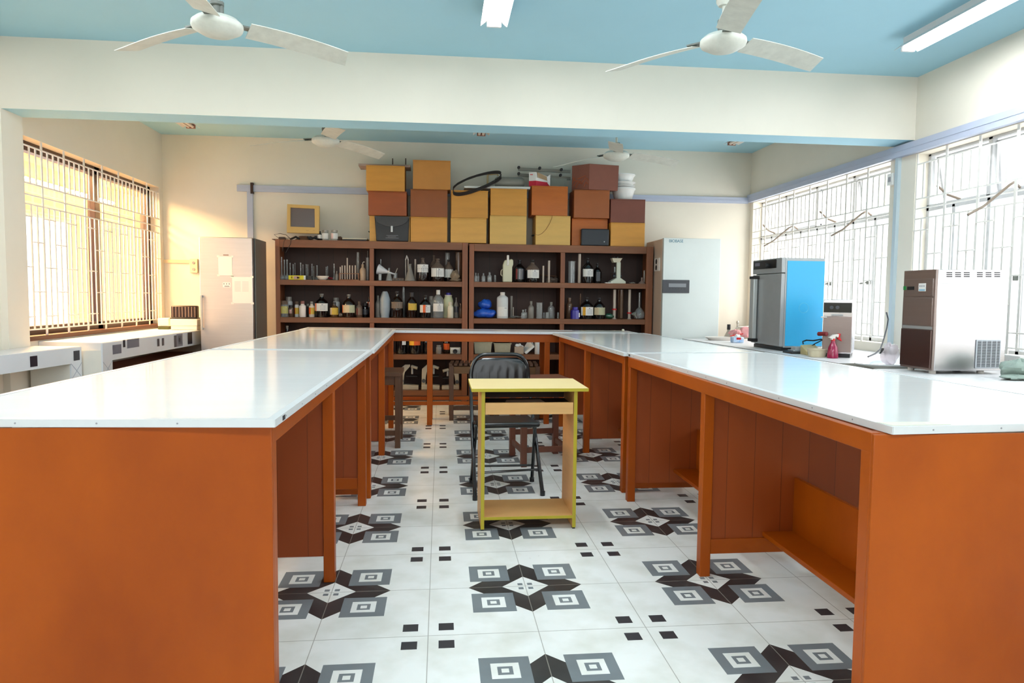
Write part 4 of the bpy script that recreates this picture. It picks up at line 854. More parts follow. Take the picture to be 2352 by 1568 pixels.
bottle('round-shouldered clear bottle near the middle post of the second shelf', 'shoulder', g_(1990), i_(410), 16, z2_, .12, M_gl, M_gl_d, None, group=G4)
cyl_glass('tiny clear vial touching the middle post of the second shelf', g_(2160), i_(668), 4.5, z2_, .06, foot=False, name='glass_vial', cat='vial', group=G4)
# upper shelf, end bay
j_ = lambda x: 1285 + x / 10.69
cyl_glass('wide glass gas jar standing by the middle post of the upper shelf', j_(288), h_(375), 16, z1_, .10, M_gl, foot=False, flange=True, name='gas_jar', cat='glass jar', group=G3)
cyl_glass('tall narrow glass tube beside the wide gas jar', j_(475), h_(192), 6.8, z1_, .08, M_milk, foot=False, name='test_tube', cat='glass tube', group=G3)
bottle('dark reagent bottle with a broad white label, near the white microscope', 'winchester', j_(678), h_(290), 26, z1_, .08, M_black_gl, M_cap_d, (h_(560), h_(745), [(1, M_lab_w)]), group=G3, extra=1)
bottle('unlabelled dark bottle between the broad white label and the microscope', 'winchester', j_(915), h_(425), 19, z1_, .14, M_black_gl, M_cap_d, (h_(630), h_(860), [(.4, M_black_gl), (.5, M_dgrey), (.3, M_black_gl)]), group=G3)
def bx(px0, px1, py0, py1, Y):   # x range and z range seen between pixels on a plane
    A, B_ = at(px0, py1, y=Y), at(px1, py0, y=Y); return A.x, B_.x, A.z, B_.z
Y = YF + .10
t = thing('microscope', 'white microscope seen from behind on the upper shelf', 'microscope', (at(j_(1445), 600, y=Y).x, Y, z1_), 0, G3)
xa, xb, _, zb_ = bx(j_(1262), j_(1630), h_(822), h_(880), YF + .05); xp0, xp1, _, zp = bx(j_(1408), j_(1510), h_(395), h_(790), YF + .05); zbs = at(j_(1445), h_(785), y=YF + .05).z
MB().prism([(xa, z1_ + .0005), (xb, z1_ + .0005), (xb, z1_ + .025), (xp1 + .004, zbs), (xp0 - .004, zbs), (xa, z1_ + .025)], YF + .05, YF + .20, 'y').build('foot', mat('microscope_white', srgb(212, 214, 196), .4), t, bevel=.003)
MB().box(xp0, xp1, YF + .055, YF + .10, zbs - .004, zp).build('limb', bpy.data.materials['microscope_white'], t, bevel=.004)
x0h, x1h, zh0, zh1 = bx(j_(1292), j_(1550), h_(295), h_(395), YF + .06)
MB().prism([(x0h + .02, zh0 - .002), (x1h - .03, zh0 - .002), (x1h - .015, zh0 + .028), (x1h, zh1), (x0h, zh1), (x0h + .006, zh0 + .03)], YF + .06, YF + .15, 'y').build('head', M_cream, t, bevel=.003)
for dx in (-.02, .02): MB().cyl(((x0h + x1h) / 2 + dx, YF + .13, zh1 - .004), .012, .022, 12).build('eyepiece', M_dark, t)
MB().cyl(((xp0 + xp1) / 2 - .05, YF + .12, z1_ + .09), .018, .10, 14, dirn=(1, 0, 0)).build('focus_knob', M_dgrey, t)
MB().box(xp0 - .03, xp1 + .03, YF + .10, YF + .21, z1_ + .125, z1_ + .132).build('stage', M_dark, t); MB().cyl(((x0h + x1h) / 2, YF + .17, z1_ + .14), .011, .06, 12).build('objective', M_grey, t)
xa, xb, _, _ = bx(j_(1130), j_(1310), h_(875), h_(915), YF + .045); tag(MB().hexa([(xa, YF + .05, z1_ + .004), (xb, YF + .045, z1_ + .0008), (xb, YF + .10, z1_ + .0008), (xa, YF + .10, z1_ + .004), (xa, YF + .05, z1_ + .012), (xb, YF + .045, z1_ + .009), (xb, YF + .10, z1_ + .009), (xa, YF + .10, z1_ + .012)]).build('white_card', M_paper), 'flat white card lying before the microscope foot', 'card', G3)
P = at(j_(1812), 650, y=YF + .05); tag(MB().blob((P.x, YF + .075, z1_ + .009), .032, .025, .009, 21, .3).build('crumpled_foil', mat('grey_foil', srgb(140, 130, 120), .4)), 'small crumpled grey scrap on the upper shelf beyond the microscope', 'scrap', G3)
P = at(j_(2022), 650, y=YF + .09); t = thing('upturned_funnel', 'small grey upturned funnel with two stems in the end corner', 'funnel', (P.x, YF + .09, z1_), 0, G3)
MB().lathe([(.042, 0), (.044, .006), (.012, .035), (.0105, .075), (0, .075)], (P.x, YF + .09, z1_ + .0005), 18).build('cone', mat('mauve_grey_plastic', srgb(138, 116, 104), .5), t)
zz = at(j_(2088), h_(598), y=YF + .12).z; MB().cyl((at(j_(2088), 600, y=YF + .12).x, YF + .12, z1_ + .022), .009, zz - z1_ - .022, 10).build('stem', M_milk, t)
# second shelf, end bay
bottle('brown-tinted empty bottle behind the violet one', 'slim', j_(242), i_(305), 15, z2_, .18, M_gl_br, M_gl_br, None, group=G4)
Y = YF + .06; x, H, R = place(j_(387), i_(535), 19, z2_, Y); t = thing('square_bottle', 'violet plastic bottle with a tiny white label', 'bottle', (x, Y, z2_), 0, G4)
MB().lathe([(0, 0), (R * 1.08, 0), (R * 1.08, .66 * H), (R * .98, .74 * H), (R * .62, .78 * H), (R * .62, .80 * H)], (x, Y, z2_ + .0005), 8).build('body', M_violet, t); MB().cyl((x, Y, z2_ + .78 * H), R * .68, .22 * H, 18).build('cap', M_violet, t)
MB().box(x + R * .55, x + R * 1.02, Y - R * .75, Y - R * .74, z2_ + .022, z2_ + .072).build('label_wrap', M_lab_w, t)
cyl_glass('thin tall glass tube beside the black bottle with the amber stripe', j_(512), i_(205), 3.4, z2_, .24, M_gl_br, foot=False, name='test_tube', cat='glass tube', group=G4)
bottle('black bottle with a white label and an amber stripe', 'winchester', j_(668), i_(290), 31, z2_, .08, M_black_gl, M_cap_d, (i_(535), i_(740), [(.2, M_lab_w), (.24, M_lab_a), (.8, M_lab_w)]), group=G4, extra=1)
bottle('black bottle with a two-tone grey-green label', 'winchester', j_(976), i_(300), 27, z2_, .08, M_black_gl, M_cap_d, (i_(547), i_(728), [(.5, M_lab_c), (.8, M_lab_gg)]), group=G4)
P = at(j_(1225), 700, y=YF + .07); tag(MB().lathe([(0, 0), (.02, .002), (.03, .012), (.032, .05), (.026, .075), (.011, .088), (.012, .10), (0, .10)], (P.x - .03, YF + .12, z2_ + .038), 18, dirn=(.75, -.3, -.06)).build('green_flask', M_green), 'dark green glass flask lying on the second shelf', 'flask', G4)
for fx, ft, fw, dy, lb in ((1350, 105, 7, .10, 'tall graduated glass tube just past the green flask'), (1455, 108, 4, .22, 'thin tall glass tube behind the pair of graduated tubes'), (1520, 108, 9, .16, 'widest of the tall glass tubes at the end of the second shelf'), (1718, 105, 6.5, .09, 'tall glass tube with a red ring near the round flask')):
    cyl_glass(lb, j_(fx), i_(ft), fw, z2_, dy, M_gl_br if fx in (1455, 1520) else M_milk, foot=fx in (1350, 1718), name='measuring_cylinder', cat='glass tube', group='tall glass tubes in the end bay')
for fx, fy, dy, lb in ((1330, 590, .10, 'red plastic ring round the tall tube just past the green flask'), (1705, 680, .09, 'red plastic ring low on the tube near the round flask')):
    P = at(j_(fx), i_(fy), y=YF + dy); xx, H, R = place(j_(1350 if fx < 1500 else 1718), 700, 7, z2_, YF + dy)
    tag(MB().lathe([(R * 1.04, -.009), (R * 1.5, -.007), (R * 1.5, .007), (R * 1.04, .009), (R * 1.04, -.009)], (xx, YF + dy, P.z), 16).build('ring', M_red), lb, 'ring', G4)
Y = YF + .09; x, H, R = place(j_(1962), i_(175), 26, z2_, Y)
MB().lathe([(0, 0), (R * .55, 0), (R * .9, .05 * H), (R, .14 * H), (R * .94, .24 * H), (R * .5, .38 * H), (R * .17, .44 * H), (R * .15, H - .006), (R * .22, H)], (x, Y, z2_ + .0005), 24).build('round_flask', M_gl, label='round-bellied glass flask with a long neck in the end corner', cat='flask', group=G4)
P = at(j_(1860), i_(640), y=YF + .05); tag(MB().lathe([(.030, 0), (.032, .003), (.008, .035), (.005, .075), (0, .075)], (P.x - .02, YF + .042, z2_ + .075), 18, dirn=(.5, .12, -.85)).build('funnel', mat('grey_funnel', srgb(150, 152, 144), .4)), 'little grey funnel leaning on the round-bellied flask', 'funnel', G4)
# third shelf, seen under the back table
k3 = dict(dust=None)
G5 = 'things on the third shelf, seen under the back table'
bottle('black bottle with a white label corner, third shelf beside the orange panel', 'winchester', 922, 757, 26, z3_, .08, M_black_gl, M_cap_d, (783, 792, [(.6, M_black_gl), (.35, M_lab_w), (.1, M_black_gl)]), group=G5)
bottle('black bottle with an orange label on the third shelf', 'winchester', 953, 755, 27, z3_, .08, M_black_gl, M_cap_d, (778, 793, [(.5, M_lab_a), (.6, M_lab_o)]), group=G5)
bottle('plain black bottle next to the middle leg, third shelf', 'winchester', 979, 765, 15, z3_, .12, M_black_gl, M_cap_d, None, group=G5)
bottle('low grey jar just past the open table leg, third shelf', 'jar', 1008, 792, 13, z3_, .10, M_gl_d, M_gl_d, None, 'jar', G5, 'jar')
bottle('dark bottle with an orange square label behind the white meter', 'shoulder', 1026, 770, 15, z3_, .16, M_amber, M_cap_d, (789, 803, [(1, M_lab_o)]), group=G5)
xa, xb, _, zt = bx(1034, 1058, 798, 812, YF + .06); t = thing('meter', 'small white meter with a round black lens on the third shelf', 'meter', ((xa + xb) / 2, YF + .1, z3_), 0, G5)
MB().box(xa, xb, YF + .06, YF + .14, z3_ + .0005, zt).build('body', mat('off_white_meter', srgb(196, 196, 184), .4), t, bevel=.006); MB().lathe([(.026, 0), (.026, .012), (.018, .013), (0, .008)], ((xa + xb) / 2 - .003, YF + .06, z3_ + .032), 18, dirn=(0, -1, 0)).build('lens', M_dark, t); MB().box(xa + .01, xb - .02, YF + .058, YF + .06, zt - .022, zt - .004).build('face_plate', M_paper, t)
def bin_(label, p0, p1, top, dy, m=M_cream):
    Y = YF + dy; xa, xb, _, zt = bx(p0, p1, top, 812, Y); t = thing('plastic_bin', label, 'box', ((xa + xb) / 2, Y + .08, z3_), 0, G5); k = .012; z = z3_ + .0005
    o = MB().hexa([(xa + k, Y + k, z), (xb - k, Y + k, z), (xb - k, Y + .16, z), (xa + k, Y + .16, z), (xa, Y, zt), (xb, Y, zt), (xb, Y + .17, zt), (xa, Y + .17, zt)]).build('bin_body', m, t, bevel=.006)
    MB().box(xa - .005, xb + .005, Y - .005, Y + .175, zt - .012, zt).build('rim', m, t, bevel=.002)
M_binc = mat('dirty_cream_bin', srgb(172, 166, 142), .6, var=.15, scale=12)
bin_('larger dirty cream bin on the third shelf behind the folding chair', 1088, 1130, 785.5, .05, M_binc)
bin_('smaller dirty cream bin on the third shelf behind the folding chair', 1135, 1174, 788, .05, M_binc)
xa, xb, _, zt = bx(1182, 1203, 796, 812, YF + .06); t = thing('carton', 'small cream carton stuffed with crumpled tissue, third shelf', 'box', ((xa + xb) / 2, YF + .1, z3_), 0, G5)
MB().box(xa, xb, YF + .06, YF + .14, z3_ + .0005, zt).build('body', mat('cream_carton', srgb(178, 158, 138), .7), t, bevel=.002); MB().blob(((xa + xb) / 2, YF + .1, zt + .008), .04, .035, .02, 31, .35).build('tissue', M_paper, t)
P = at(1205, 812, y=YF + .06); Q = at(1227, 800, y=YF + .06)
tag(MB().hexa([(P.x, YF + .05, z3_ + .016), (P.x + .02, YF + .05, z3_ + .001), (P.x + .115, YF + .05, z3_ + .085), (P.x + .10, YF + .05, z3_ + .10), (P.x - .02, YF + .18, z3_ + .03), (P.x + .02, YF + .2, z3_ + .016), (P.x + .11, YF + .2, z3_ + .15), (P.x + .06, YF + .18, z3_ + .16)]).build('leaning_box', M_paper), 'white slim box leaning at a slant on the third shelf', 'box', G5)
bottle('milky bottle with a tall cap beside the leaning white box', 'slim', 1236, 772, 14, z3_, .07, M_trans, M_wcap, None, group=G5)
bottle('dark bottle on the third shelf just showing over the farther table', 'winchester', 659, 747, 19, z3_, .10, M_black_gl, M_gl_d, None, group=G5)
# microscopes on the bottom shelf
def low_scope(label, p0, p1, ptop, mirror, m):
    Y = YF + .07; xa, xb, _, zt = bx(p0, p1, ptop, 893, Y); w = xb - xa; h = zt - z4_; s = -1 if mirror else 1; cx = (xa + xb) / 2
    t = thing('microscope', label, 'microscope', (cx, Y + .06, z4_), 0, 'old microscopes on the bottom shelf'); X = lambda u: cx + s * w * (u - .5)
    def pz(poly, y0, y1, name, mm, bv=.004): MB().prism([(X(u), z4_ + .001 + v * h) for u, v in poly], y0, y1, 'y').build(name, mm, t, bevel=bv)
    pz([(.02, 0), (.98, 0), (.98, .16), (.40, .20), (.02, .20)], Y, Y + .12, 'foot', m)
    pz([(.02, .18), (.22, .18), (.26, .55), (.30, .70), (.55, .92), (.55, 1.0), (.30, 1.0), (.04, .82)], Y + .035, Y + .085, 'limb', m)
    pz([(.36, .52), (.92, .52), (.92, .56), (.36, .56)], Y + .005, Y + .115, 'stage', M_dark, .001)
    MB().cyl((X(.66), Y + .06, z4_ + h * .62), .012, h * .34, 12).build('objective', M_grey, t)
    MB().tube([(X(.62), Y + .06, z4_ + h * .93), (X(.92), Y + .04, z4_ + h * .86)], .018, 12).build('eyepiece', m, t)
    MB().cyl((X(.14), Y + .02, z4_ + h * .36), .022, .02, 14, dirn=(0, -1, 0)).build('focus_knob', M_dgrey, t)
M_sc = mat('old_cream_enamel', srgb(186, 178, 158), .4, var=.12)
low_scope('old cream microscope on the bottom shelf next to the dark wooden stool', 916, 962, 838, False, M_sc)
low_scope('old cream microscope on the bottom shelf behind the open orange table leg', 967, 1011, 838, False, M_sc)
low_scope('old cream microscope on the bottom shelf behind the slat-topped stool leg', 1014, 1056, 846, True, M_sc)
# ================================================================== ON TOP OF THE SHELF UNITS
def wbox(label, p0, p1, py0, py1, mats, dy=.02, dep=.30, zb=None, rot=0, group='plywood instrument boxes stacked on the shelf units', side=False):
    Y = YF + dy; A = at(p0, py1, y=Y); B_ = at(p1, py0, y=Y); z0 = A.z if zb is None else zb
    t = thing('wooden_box', label, 'box', ((A.x + B_.x) / 2, Y + dep / 2, z0), 0, group)
    MB().box(A.x, B_.x, Y, Y + dep, z0 + .0005, B_.z - .012).build('body', mats, t, bevel=.003)
    MB().box(A.x - .001, B_.x + .001, Y - .001, Y + dep, B_.z - .012, B_.z - .001).build('lid', mats, t, bevel=.002)
    if side: MB().tube([(A.x - .002, Y + .10, z0 + .12), (A.x - .022, Y + .11, z0 + .12), (A.x - .022, Y + .19, z0 + .12), (A.x - .002, Y + .20, z0 + .12)], .006, 6).build('handle', M_dark, t)
    return t, A, B_
M1, M2 = ZT1, ZT2
R_ = {}
R_['b1'] = wbox('pale plywood box behind the black satchel, bottom row', 849, 942, 497, 553, M_box_y2, .06, .28, M1, side=True)
R_['b2'] = wbox('yellow plywood box at the bottom beside the black satchel', 943, 1027.5, 499, 555, M_box_y, .03, .30, M1)
R_['b3'] = wbox('yellow plywood box at the bottom, third from the computer monitor', 1035, 1117.5, 501, 557, M_box_y2, .03, .30, M1)
R_['b4'] = wbox('palest yellow plywood box in the middle of the bottom row', 1125, 1209.5, 496, 558.5, mat('palest_plywood', srgb(220, 176, 94), .5, var=.12, scale=4, stretch=(.7, 3, 4)), .03, .30, M2)
R_['b5'] = wbox('pale yellow plywood box with a dangling wire across its face', 1230, 1310.5, 496, 562, bpy.data.materials['palest_plywood'], .03, .30, M2, side=True)
R_['b6'] = wbox('orange-brown plywood box behind the small black case', 1313, 1396, 503, 562, M_box_o, .09, .26, M2)
R_['b7'] = wbox('yellow plywood box at the bottom of the stack nearest the medical fridge', 1402, 1481.5, 512, 565, M_box_y, .03, .30, M2)
top = lambda k: R_[k][2].z
R_['m1'] = wbox('red-brown plywood box on the box behind the black satchel', 846, 934, 440, 497, M_box_b, .03, .30, top('b1'))
R_['m2'] = wbox('red-brown plywood box under the tallest orange box', 943, 1028, 436, 499, mat('dark_orange_plywood', srgb(150, 80, 26), .45, var=.2, scale=5), .03, .30, top('b2'))
R_['m3'] = wbox('yellow plywood box with the cable coil drooping over it', 1036, 1121, 438, 501, M_box_y, .03, .30, top('b3'))
R_['m4'] = wbox('yellow plywood box under the end of the white panel', 1126.5, 1210.5, 434, 496, M_box_y, .03, .30, top('b4'))
R_['m5'] = wbox('golden orange plywood box under the red and white carton', 1221, 1304.5, 428, 492, M_box_o, .02, .31, top('b5'))
R_['m6'] = wbox('orange-brown plywood box under the patterned maroon carton', 1318, 1400.5, 437, 503, mat('mid_orange_plywood', srgb(160, 86, 34), .5, var=.16, scale=4), .02, .31, top('b6'))
R_['m7'] = wbox('maroon-brown plywood box with white tubs stacked on it', 1402, 1482.5, 458, 512, M_box_d, .03, .30, top('b7'))
R_['t1'] = wbox('topmost yellow plywood box, under the plank', 841, 929.5, 381, 440, M_box_y, .02, .31, top('m1'))
R_['t2'] = wbox('tallest orange-yellow plywood box, topmost of its stack', 948.5, 1035, 369, 436, mat('orange_yellow_plywood', srgb(200, 136, 62), .5, var=.13, scale=4), .02, .31, top('m2'))
z = top('t1'); A = at(822, 376, y=YF + .05); B_ = at(938, 378, y=YF + .05); t = thing('plank', 'greyish plank lying on the topmost yellow box', 'plank', ((A.x + B_.x) / 2, YF + .2, z))
M_plank = mat('pinkish_grey_board', srgb(186, 160, 146), .6, var=.15)
MB().box(A.x, B_.x + .02, YF + .10, YF + .34, z + .0005, z + .028).build('board', M_plank, t, bevel=.002)
for px, dz in ((902, .085), (932, .09)):
    xx = at(px, 370, y=YF + .2).x; MB().box(xx - .006, xx + .006, YF + .19, YF + .205, z + .028, z + .028 + dz).build('peg', mat('dark_peg_wood', srgb(96, 74, 58), .6, var=.3) if px == 902 else bpy.data.materials['dark_peg_wood'], t)
# monitor
Y = YF + .06; A = at(658.5, 534, y=Y); B_ = at(733, 470, y=Y); w = B_.x - A.x; h = B_.z - A.z; cx = (A.x + B_.x) / 2
t = thing('computer_monitor', 'old yellowed tube computer monitor on the shelf unit by the fridge', 'monitor', (cx, Y + .1, M1))
fr = MB(); tp = .012
fo = [(A.x, A.z), (B_.x - .004, A.z - .006), (B_.x, B_.z - .012), (A.x + .008, B_.z)]
ia, ib = at(667, 521, y=Y), at(722.5, 477.5, y=Y)
fi = [(ia.x, ia.z + .004), (ib.x, ia.z), (ib.x, ib.z - .008), (ia.x + .002, ib.z)]
vs = [(x, Y, z) for x, z in fo] + [(x, Y, z) for x, z in fi] + [(x, Y + .05, z) for x, z in fo] + [(x, Y + .025, z) for x, z in fi]
fs = [(i, (i + 1) % 4, 4 + (i + 1) % 4, 4 + i) for i in range(4)] + [(i, 8 + i, 8 + (i + 1) % 4, (i + 1) % 4) for i in range(4)] + [(4 + i, 4 + (i + 1) % 4, 12 + (i + 1) % 4, 12 + i) for i in range(4)]
fr.add(vs, fs).build('bezel', M_crt, t, bevel=.003)
MB().add([(x, Y + .022, z) for x, z in fi] , [(0, 1, 2, 3)]).build('screen', M_screen, t)
MB().hexa([(A.x + .004, Y + .05, A.z + .004), (B_.x - .01, Y + .05, A.z + .002), (cx + .09, Y + .27, A.z + .03), (cx - .09, Y + .27, A.z + .03), (A.x + .012, Y + .05, B_.z - .006), (B_.x - .004, Y + .05, B_.z - .014), (cx + .09, Y + .27, B_.z - .06), (cx - .09, Y + .27, B_.z - .06)]).build('back_shell', M_crt, t, bevel=.008)
MB().lathe([(.0, 0), (.11, 0), (.112, .006), (.075, .028), (.06, .05), (0, .05)], (cx - .005, Y + .10, M1 + .0005), 24).build('swivel_base', mat('brown_grey_plastic', srgb(118, 84, 64), .5), t)
P = at(703, 528.5, y=Y - .001); MB().box(P.x, P.x + .03, Y - .001, Y, P.z - .004, P.z).box(B_.x - .07, B_.x - .05, Y - .001, Y, P.z - .004, P.z).build('button', mat('pale_print', srgb(176, 140, 84), .6), t)
# adapter, cables, jars, tray
A = at(640, 546, y=YF + .05); t = thing('power_adapter', 'brown power adapter with a looped lead on the corner of the shelf unit', 'adapter', (A.x, YF + .08, M1))
MB().box(A.x - .07, A.x + .10, YF + .04, YF + .22, M1 + .0005, M1 + .008).build('mat', mat('brown_pad', srgb(112, 74, 50), .7), t)
MB().box(A.x - .01, A.x + .06, YF + .08, YF + .16, M1 + .008, M1 + .036).build('case', mat('dark_brown_plastic', srgb(66, 40, 28), .4), t, bevel=.008)
MB().tube([(A.x - .01, YF + .10, M1 + .02), (A.x - .06, YF + .10, M1 + .06), (A.x + .0, YF + .12, M1 + .075), (A.x + .07, YF + .10, M1 + .06), (A.x + .12, YF + .06, M1 + .02), (A.x + .10, YF - .008, M1 + .014), (A.x + .07, YF - .008, M1 - .02), (A.x + .05, YF - .01, M1 - .13), (A.x + .09, YF - .01, M1 - .145), (A.x + .14, YF - .008, M1 - .05), (A.x + .15, YF - .008, M1 + .012), (A.x + .16, YF + .03, M1 + .01)], .003, 6).build('lead', M_cap_d, t)
P = at(686, 542, y=YF + .05)
cb = MB()
for k in range(5):
    rnd = random.Random(40 + k); pts = []; q = Vector((P.x + .16 + rnd.uniform(-.02, .02), YF + .06, M1 + .01))
    for j in range(9): pts.append((q.x + .045 * math.cos(j * 1.2 + k), YF + .06 + .03 * math.sin(j * 1.2 + k * 2), M1 + .008 + .004 * k + .012 * (1 + math.sin(j * 2.1 + k))))
    cb.tube(pts, .005, 6)
tag(cb.build('cable_tangle', M_dark), 'tangle of black cable between the monitor and the small labelled bottle', 'cable')
tag(MB().tube([(P.x - .10, YF + .10, M1 + .012), (P.x - .03, YF + .045, M1 + .035), (P.x + .01, YF + .04, M1 + .012)], .012, 8).build('cable_plug', M_dark), 'black plug lying before the monitor base', 'plug')
GT = 'jars beside the old monitor'
bottle('small dark bottle with a square white label beside the old monitor', 'shoulder', 736, 531, 12, M1, .10, M_black_gl, M_cap_d, (538.5, 547.5, [(1, M_lab_w)]), group=GT, face=.9)
bottle('wide clear jar with a white label, nearer the old monitor', 'jar', 748.5, 528.5, 16.5, M1, .09, M_gl, M_gl_d, (535.5, 548, [(.9, M_lab_w)]), 'jar', GT, 'jar', face=1.1)
bottle('wide clear jar with a pinkish white label, nearer the shallow tray', 'jar', 769.5, 528.5, 17, M1, .09, M_gl, M_gl_d, (535.5, 548, [(.4, mat('pinkish_label', srgb(240, 206, 196), .6)), (.6, M_lab_w)]), 'jar', GT, 'jar', face=1.1)
A, B_ = at(787, 549, y=YF + .06), at(843, 541, y=YF + .06); t = thing('tray', 'shallow white tray with a dark underside on the shelf unit', 'tray', ((A.x + B_.x) / 2, YF + .15, M1))
MB().box(A.x, B_.x, YF + .05, YF + .28, M1 + .0005, M1 + .018).build('underside', M_dark, t, bevel=.006); MB().box(A.x - .004, B_.x + .004, YF + .046, YF + .284, M1 + .018, M1 + .034).build('upper_face', M_cream, t, bevel=.006)
A, B_ = at(777, 547, y=YF + .12), at(788, 537, y=YF + .12); tag(MB().blob(((A.x + B_.x) / 2 - .01, YF + .14, M1 + .028), .032, .03, .028, 55, .1).build('stone', mat('brown_stone', srgb(120, 90, 70), .8, var=.3)), 'brown lump lying behind the shallow white tray', 'lump')
# satchel
Y = YF + .012; A, B_ = at(860, 552, y=Y), at(940, 498, y=Y); x0, x1, zt = A.x, B_.x, B_.z
t = thing('satchel', 'black satchel bag with a flap leaning on the plywood boxes', 'bag', ((x0 + x1) / 2, Y + .02, M1))
M_sat = mat('black_leatherette', srgb(38, 36, 37), .45, var=.2, scale=20)
MB().hexa([(x0 + .02, Y, M1 + .001), (x1 - .012, Y, M1 + .001), (x1 - .012, Y + .045, M1 + .001), (x0 + .02, Y + .045, M1 + .001), (x0, Y + .01, zt), (x1, Y + .01, zt), (x1, Y + .045, zt), (x0, Y + .045, zt)]).build('body', M_sat, t, bevel=.01)
W = x1 - x0; fl = [(x0, zt + .002)] + [(x0 + W * u, zt - .115 * min(1, (math.sin(PI * u) ** .45)) + .0) for u in [i / 14 for i in range(15)]] + [(x1, zt + .002)]
MB().prism([(x, z) for x, z in fl], Y - .008, Y + .008, 'y').build('flap', mat('black_leatherette_flap', srgb(50, 46, 45), .4, var=.2, scale=20), t)
cx = (x0 + x1) / 2; MB().box(cx - .012, cx + .012, Y - .014, Y - .006, zt - .175, zt - .105).build('clasp', M_grey, t, bevel=.002)
pr = MB()
for k, (u0, u1) in enumerate(((.34, .68), (.38, .62), (.32, .70))): pr.box(x0 + W * u0, x0 + W * u1, Y - .0012, Y + .004, M1 + .066 - .014 * k, M1 + .069 - .014 * k)
pr.build('print', M_print, t)
# black case
Y = YF + .012; A, B_ = at(1335, 562, y=Y), at(1399.5, 526, y=Y); t = thing('carry_case', 'small blue-black case standing in front of the orange-brown box', 'case', ((A.x + B_.x) / 2, Y + .03, M2))
M_cs = mat('blue_black_case', srgb(22, 30, 40), .4, var=.15)
MB().box(A.x, B_.x, Y, Y + .07, M2 + .0005, B_.z).build('shell', M_cs, t, bevel=.012, bseg=3); P = at(1388, 555, y=Y); MB().cyl((P.x, Y, P.z), .007, .002, 10, dirn=(0, -1, 0)).build('catch', M_grey, t)
# wire across the pale box
Y = YF + .027; tag(MB().tube([at(px, py, y=Y) for px, py in ((1269, 494), (1267, 503), (1262, 514), (1254, 527), (1245, 536), (1236, 540), (1230, 538), (1228, 531))], .002, 6).build('wire', mat('brown_wire', srgb(120, 72, 20), .5)), 'thin brown wire hanging across the face of a pale yellow box', 'wire')
# white panel, coil, cylinder
A, B_ = at(1066, 434, y=YF + .10), at(1217, 427, y=YF + .10); zp = max(top('m3'), top('m4'))
tag(MB().hexa([(A.x, YF + .06, zp + .001), (B_.x, YF + .06, zp + .004), (B_.x, YF + .26, zp + .004), (A.x, YF + .26, zp + .001), (A.x, YF + .06, zp + .022), (B_.x, YF + .06, zp + .032), (B_.x, YF + .26, zp + .032), (A.x, YF + .26, zp + .022)]).build('flat_board', M_white, bevel=.002), 'flat white panel lying across two yellow boxes', 'panel')
co = MB()
for k in range(7):
    rnd = random.Random(70 + k); pts = []
    for j in range(40):
        a = 2 * PI * j / 40
        u, v = math.cos(a), math.sin(a)
        px = 1097 + 56 * u + rnd.uniform(-.6, .6); py = 414 - 20 * u + 15 * v * (1 - .1 * u) + (6 if v > 0 else 0) + (k - 3) * (.8 if v < 0 else 1.2) + (.5 * max(0, u) * (k - 3))
        P = at(px, py, y=YF + .004); pts.append((P.x, YF + .012 - .003 * (k % 3) + max(0, 432 - py) * .0035, P.z))
    co.tube(pts, .0034, 6, closed=True)
tag(co.build('cable_coil', mat('black_brown_cable', srgb(44, 32, 26), .5)), 'loose coil of black cable hung over the yellow boxes', 'cable')
A, B_ = at(1136, 426, y=YF + .2), at(1204, 405, y=YF + .2); zc_ = zp + .035 + (B_.z - A.z) / 2; r = (B_.z - A.z) / 2 + .006
tag(MB().lathe([(0, 0), (r * .7, .003), (r, .03), (r, B_.x - A.x - .03), (r * .7, B_.x - A.x - .003), (0, B_.x - A.x)], (A.x, YF + .2 - .0, zp + .032 + r), 22, dirn=(1, 0, 0)).build('metal_cylinder', mat('dusty_grey_metal', srgb(160, 154, 142), .5, .3, var=.2)), 'dusty grey metal cylinder lying on the white panel', 'cylinder')
tag(MB().tube([(at(1120, 428, y=YF + .3).x, YF + .3, top('m3') + .002), at(1120, 402, y=YF + .3), at(1128, 400, y=YF + .3), at(1142, 399, y=YF + .3), at(1144, 404, y=YF + .3)], .012, 8).build('bent_pipe', mat('cream_pipe', srgb(206, 176, 130), .5)), 'cream bent pipe rising behind the cable coil', 'pipe')
# clamp frame
Y = YF + .30; t = thing('clamp_frame', 'grey metal frame of two rods with dark end knobs behind the red and white carton', 'frame', (at(1250, 400, y=Y).x, Y, top('m5')))
for a, b in (((1190, 388), (1310, 394)), ((1190, 401), (1310, 410))):
    P, Q = at(*a, y=Y), at(*b, y=Y); MB().bar(P, Q, .02, .034).build('rod', mat('grey_rod', srgb(150, 144, 132), .5, .3, var=.2) if a[1] == 388 else bpy.data.materials['grey_rod'], t)
for px, py in ((1190.5, 386), (1238.5, 387.5), (1288, 391), (1190.5, 400), (1286, 403.5)):
    P = at(px, py, y=Y - .02); MB().cyl((P.x, Y - .045, P.z), .017, .03, 14, dirn=(0, -1, 0)).build('knob', M_cap_d, t)
P = at(1240, 410, y=Y); MB().box(P.x - .02, P.x + .02, Y + .0, Y + .03, top('m5') + .001, at(1240, 400, y=Y).z).build('post', bpy.data.materials['grey_rod'], t)
A, B_ = at(1265, 427, y=Y - .02), at(1302, 410, y=Y - .02); MB().box(A.x, B_.x, Y - .03, Y + .025, top('m5') + .001, B_.z).build('foot', mat('grey_green_foot', srgb(150, 152, 140), .5, var=.2), t)
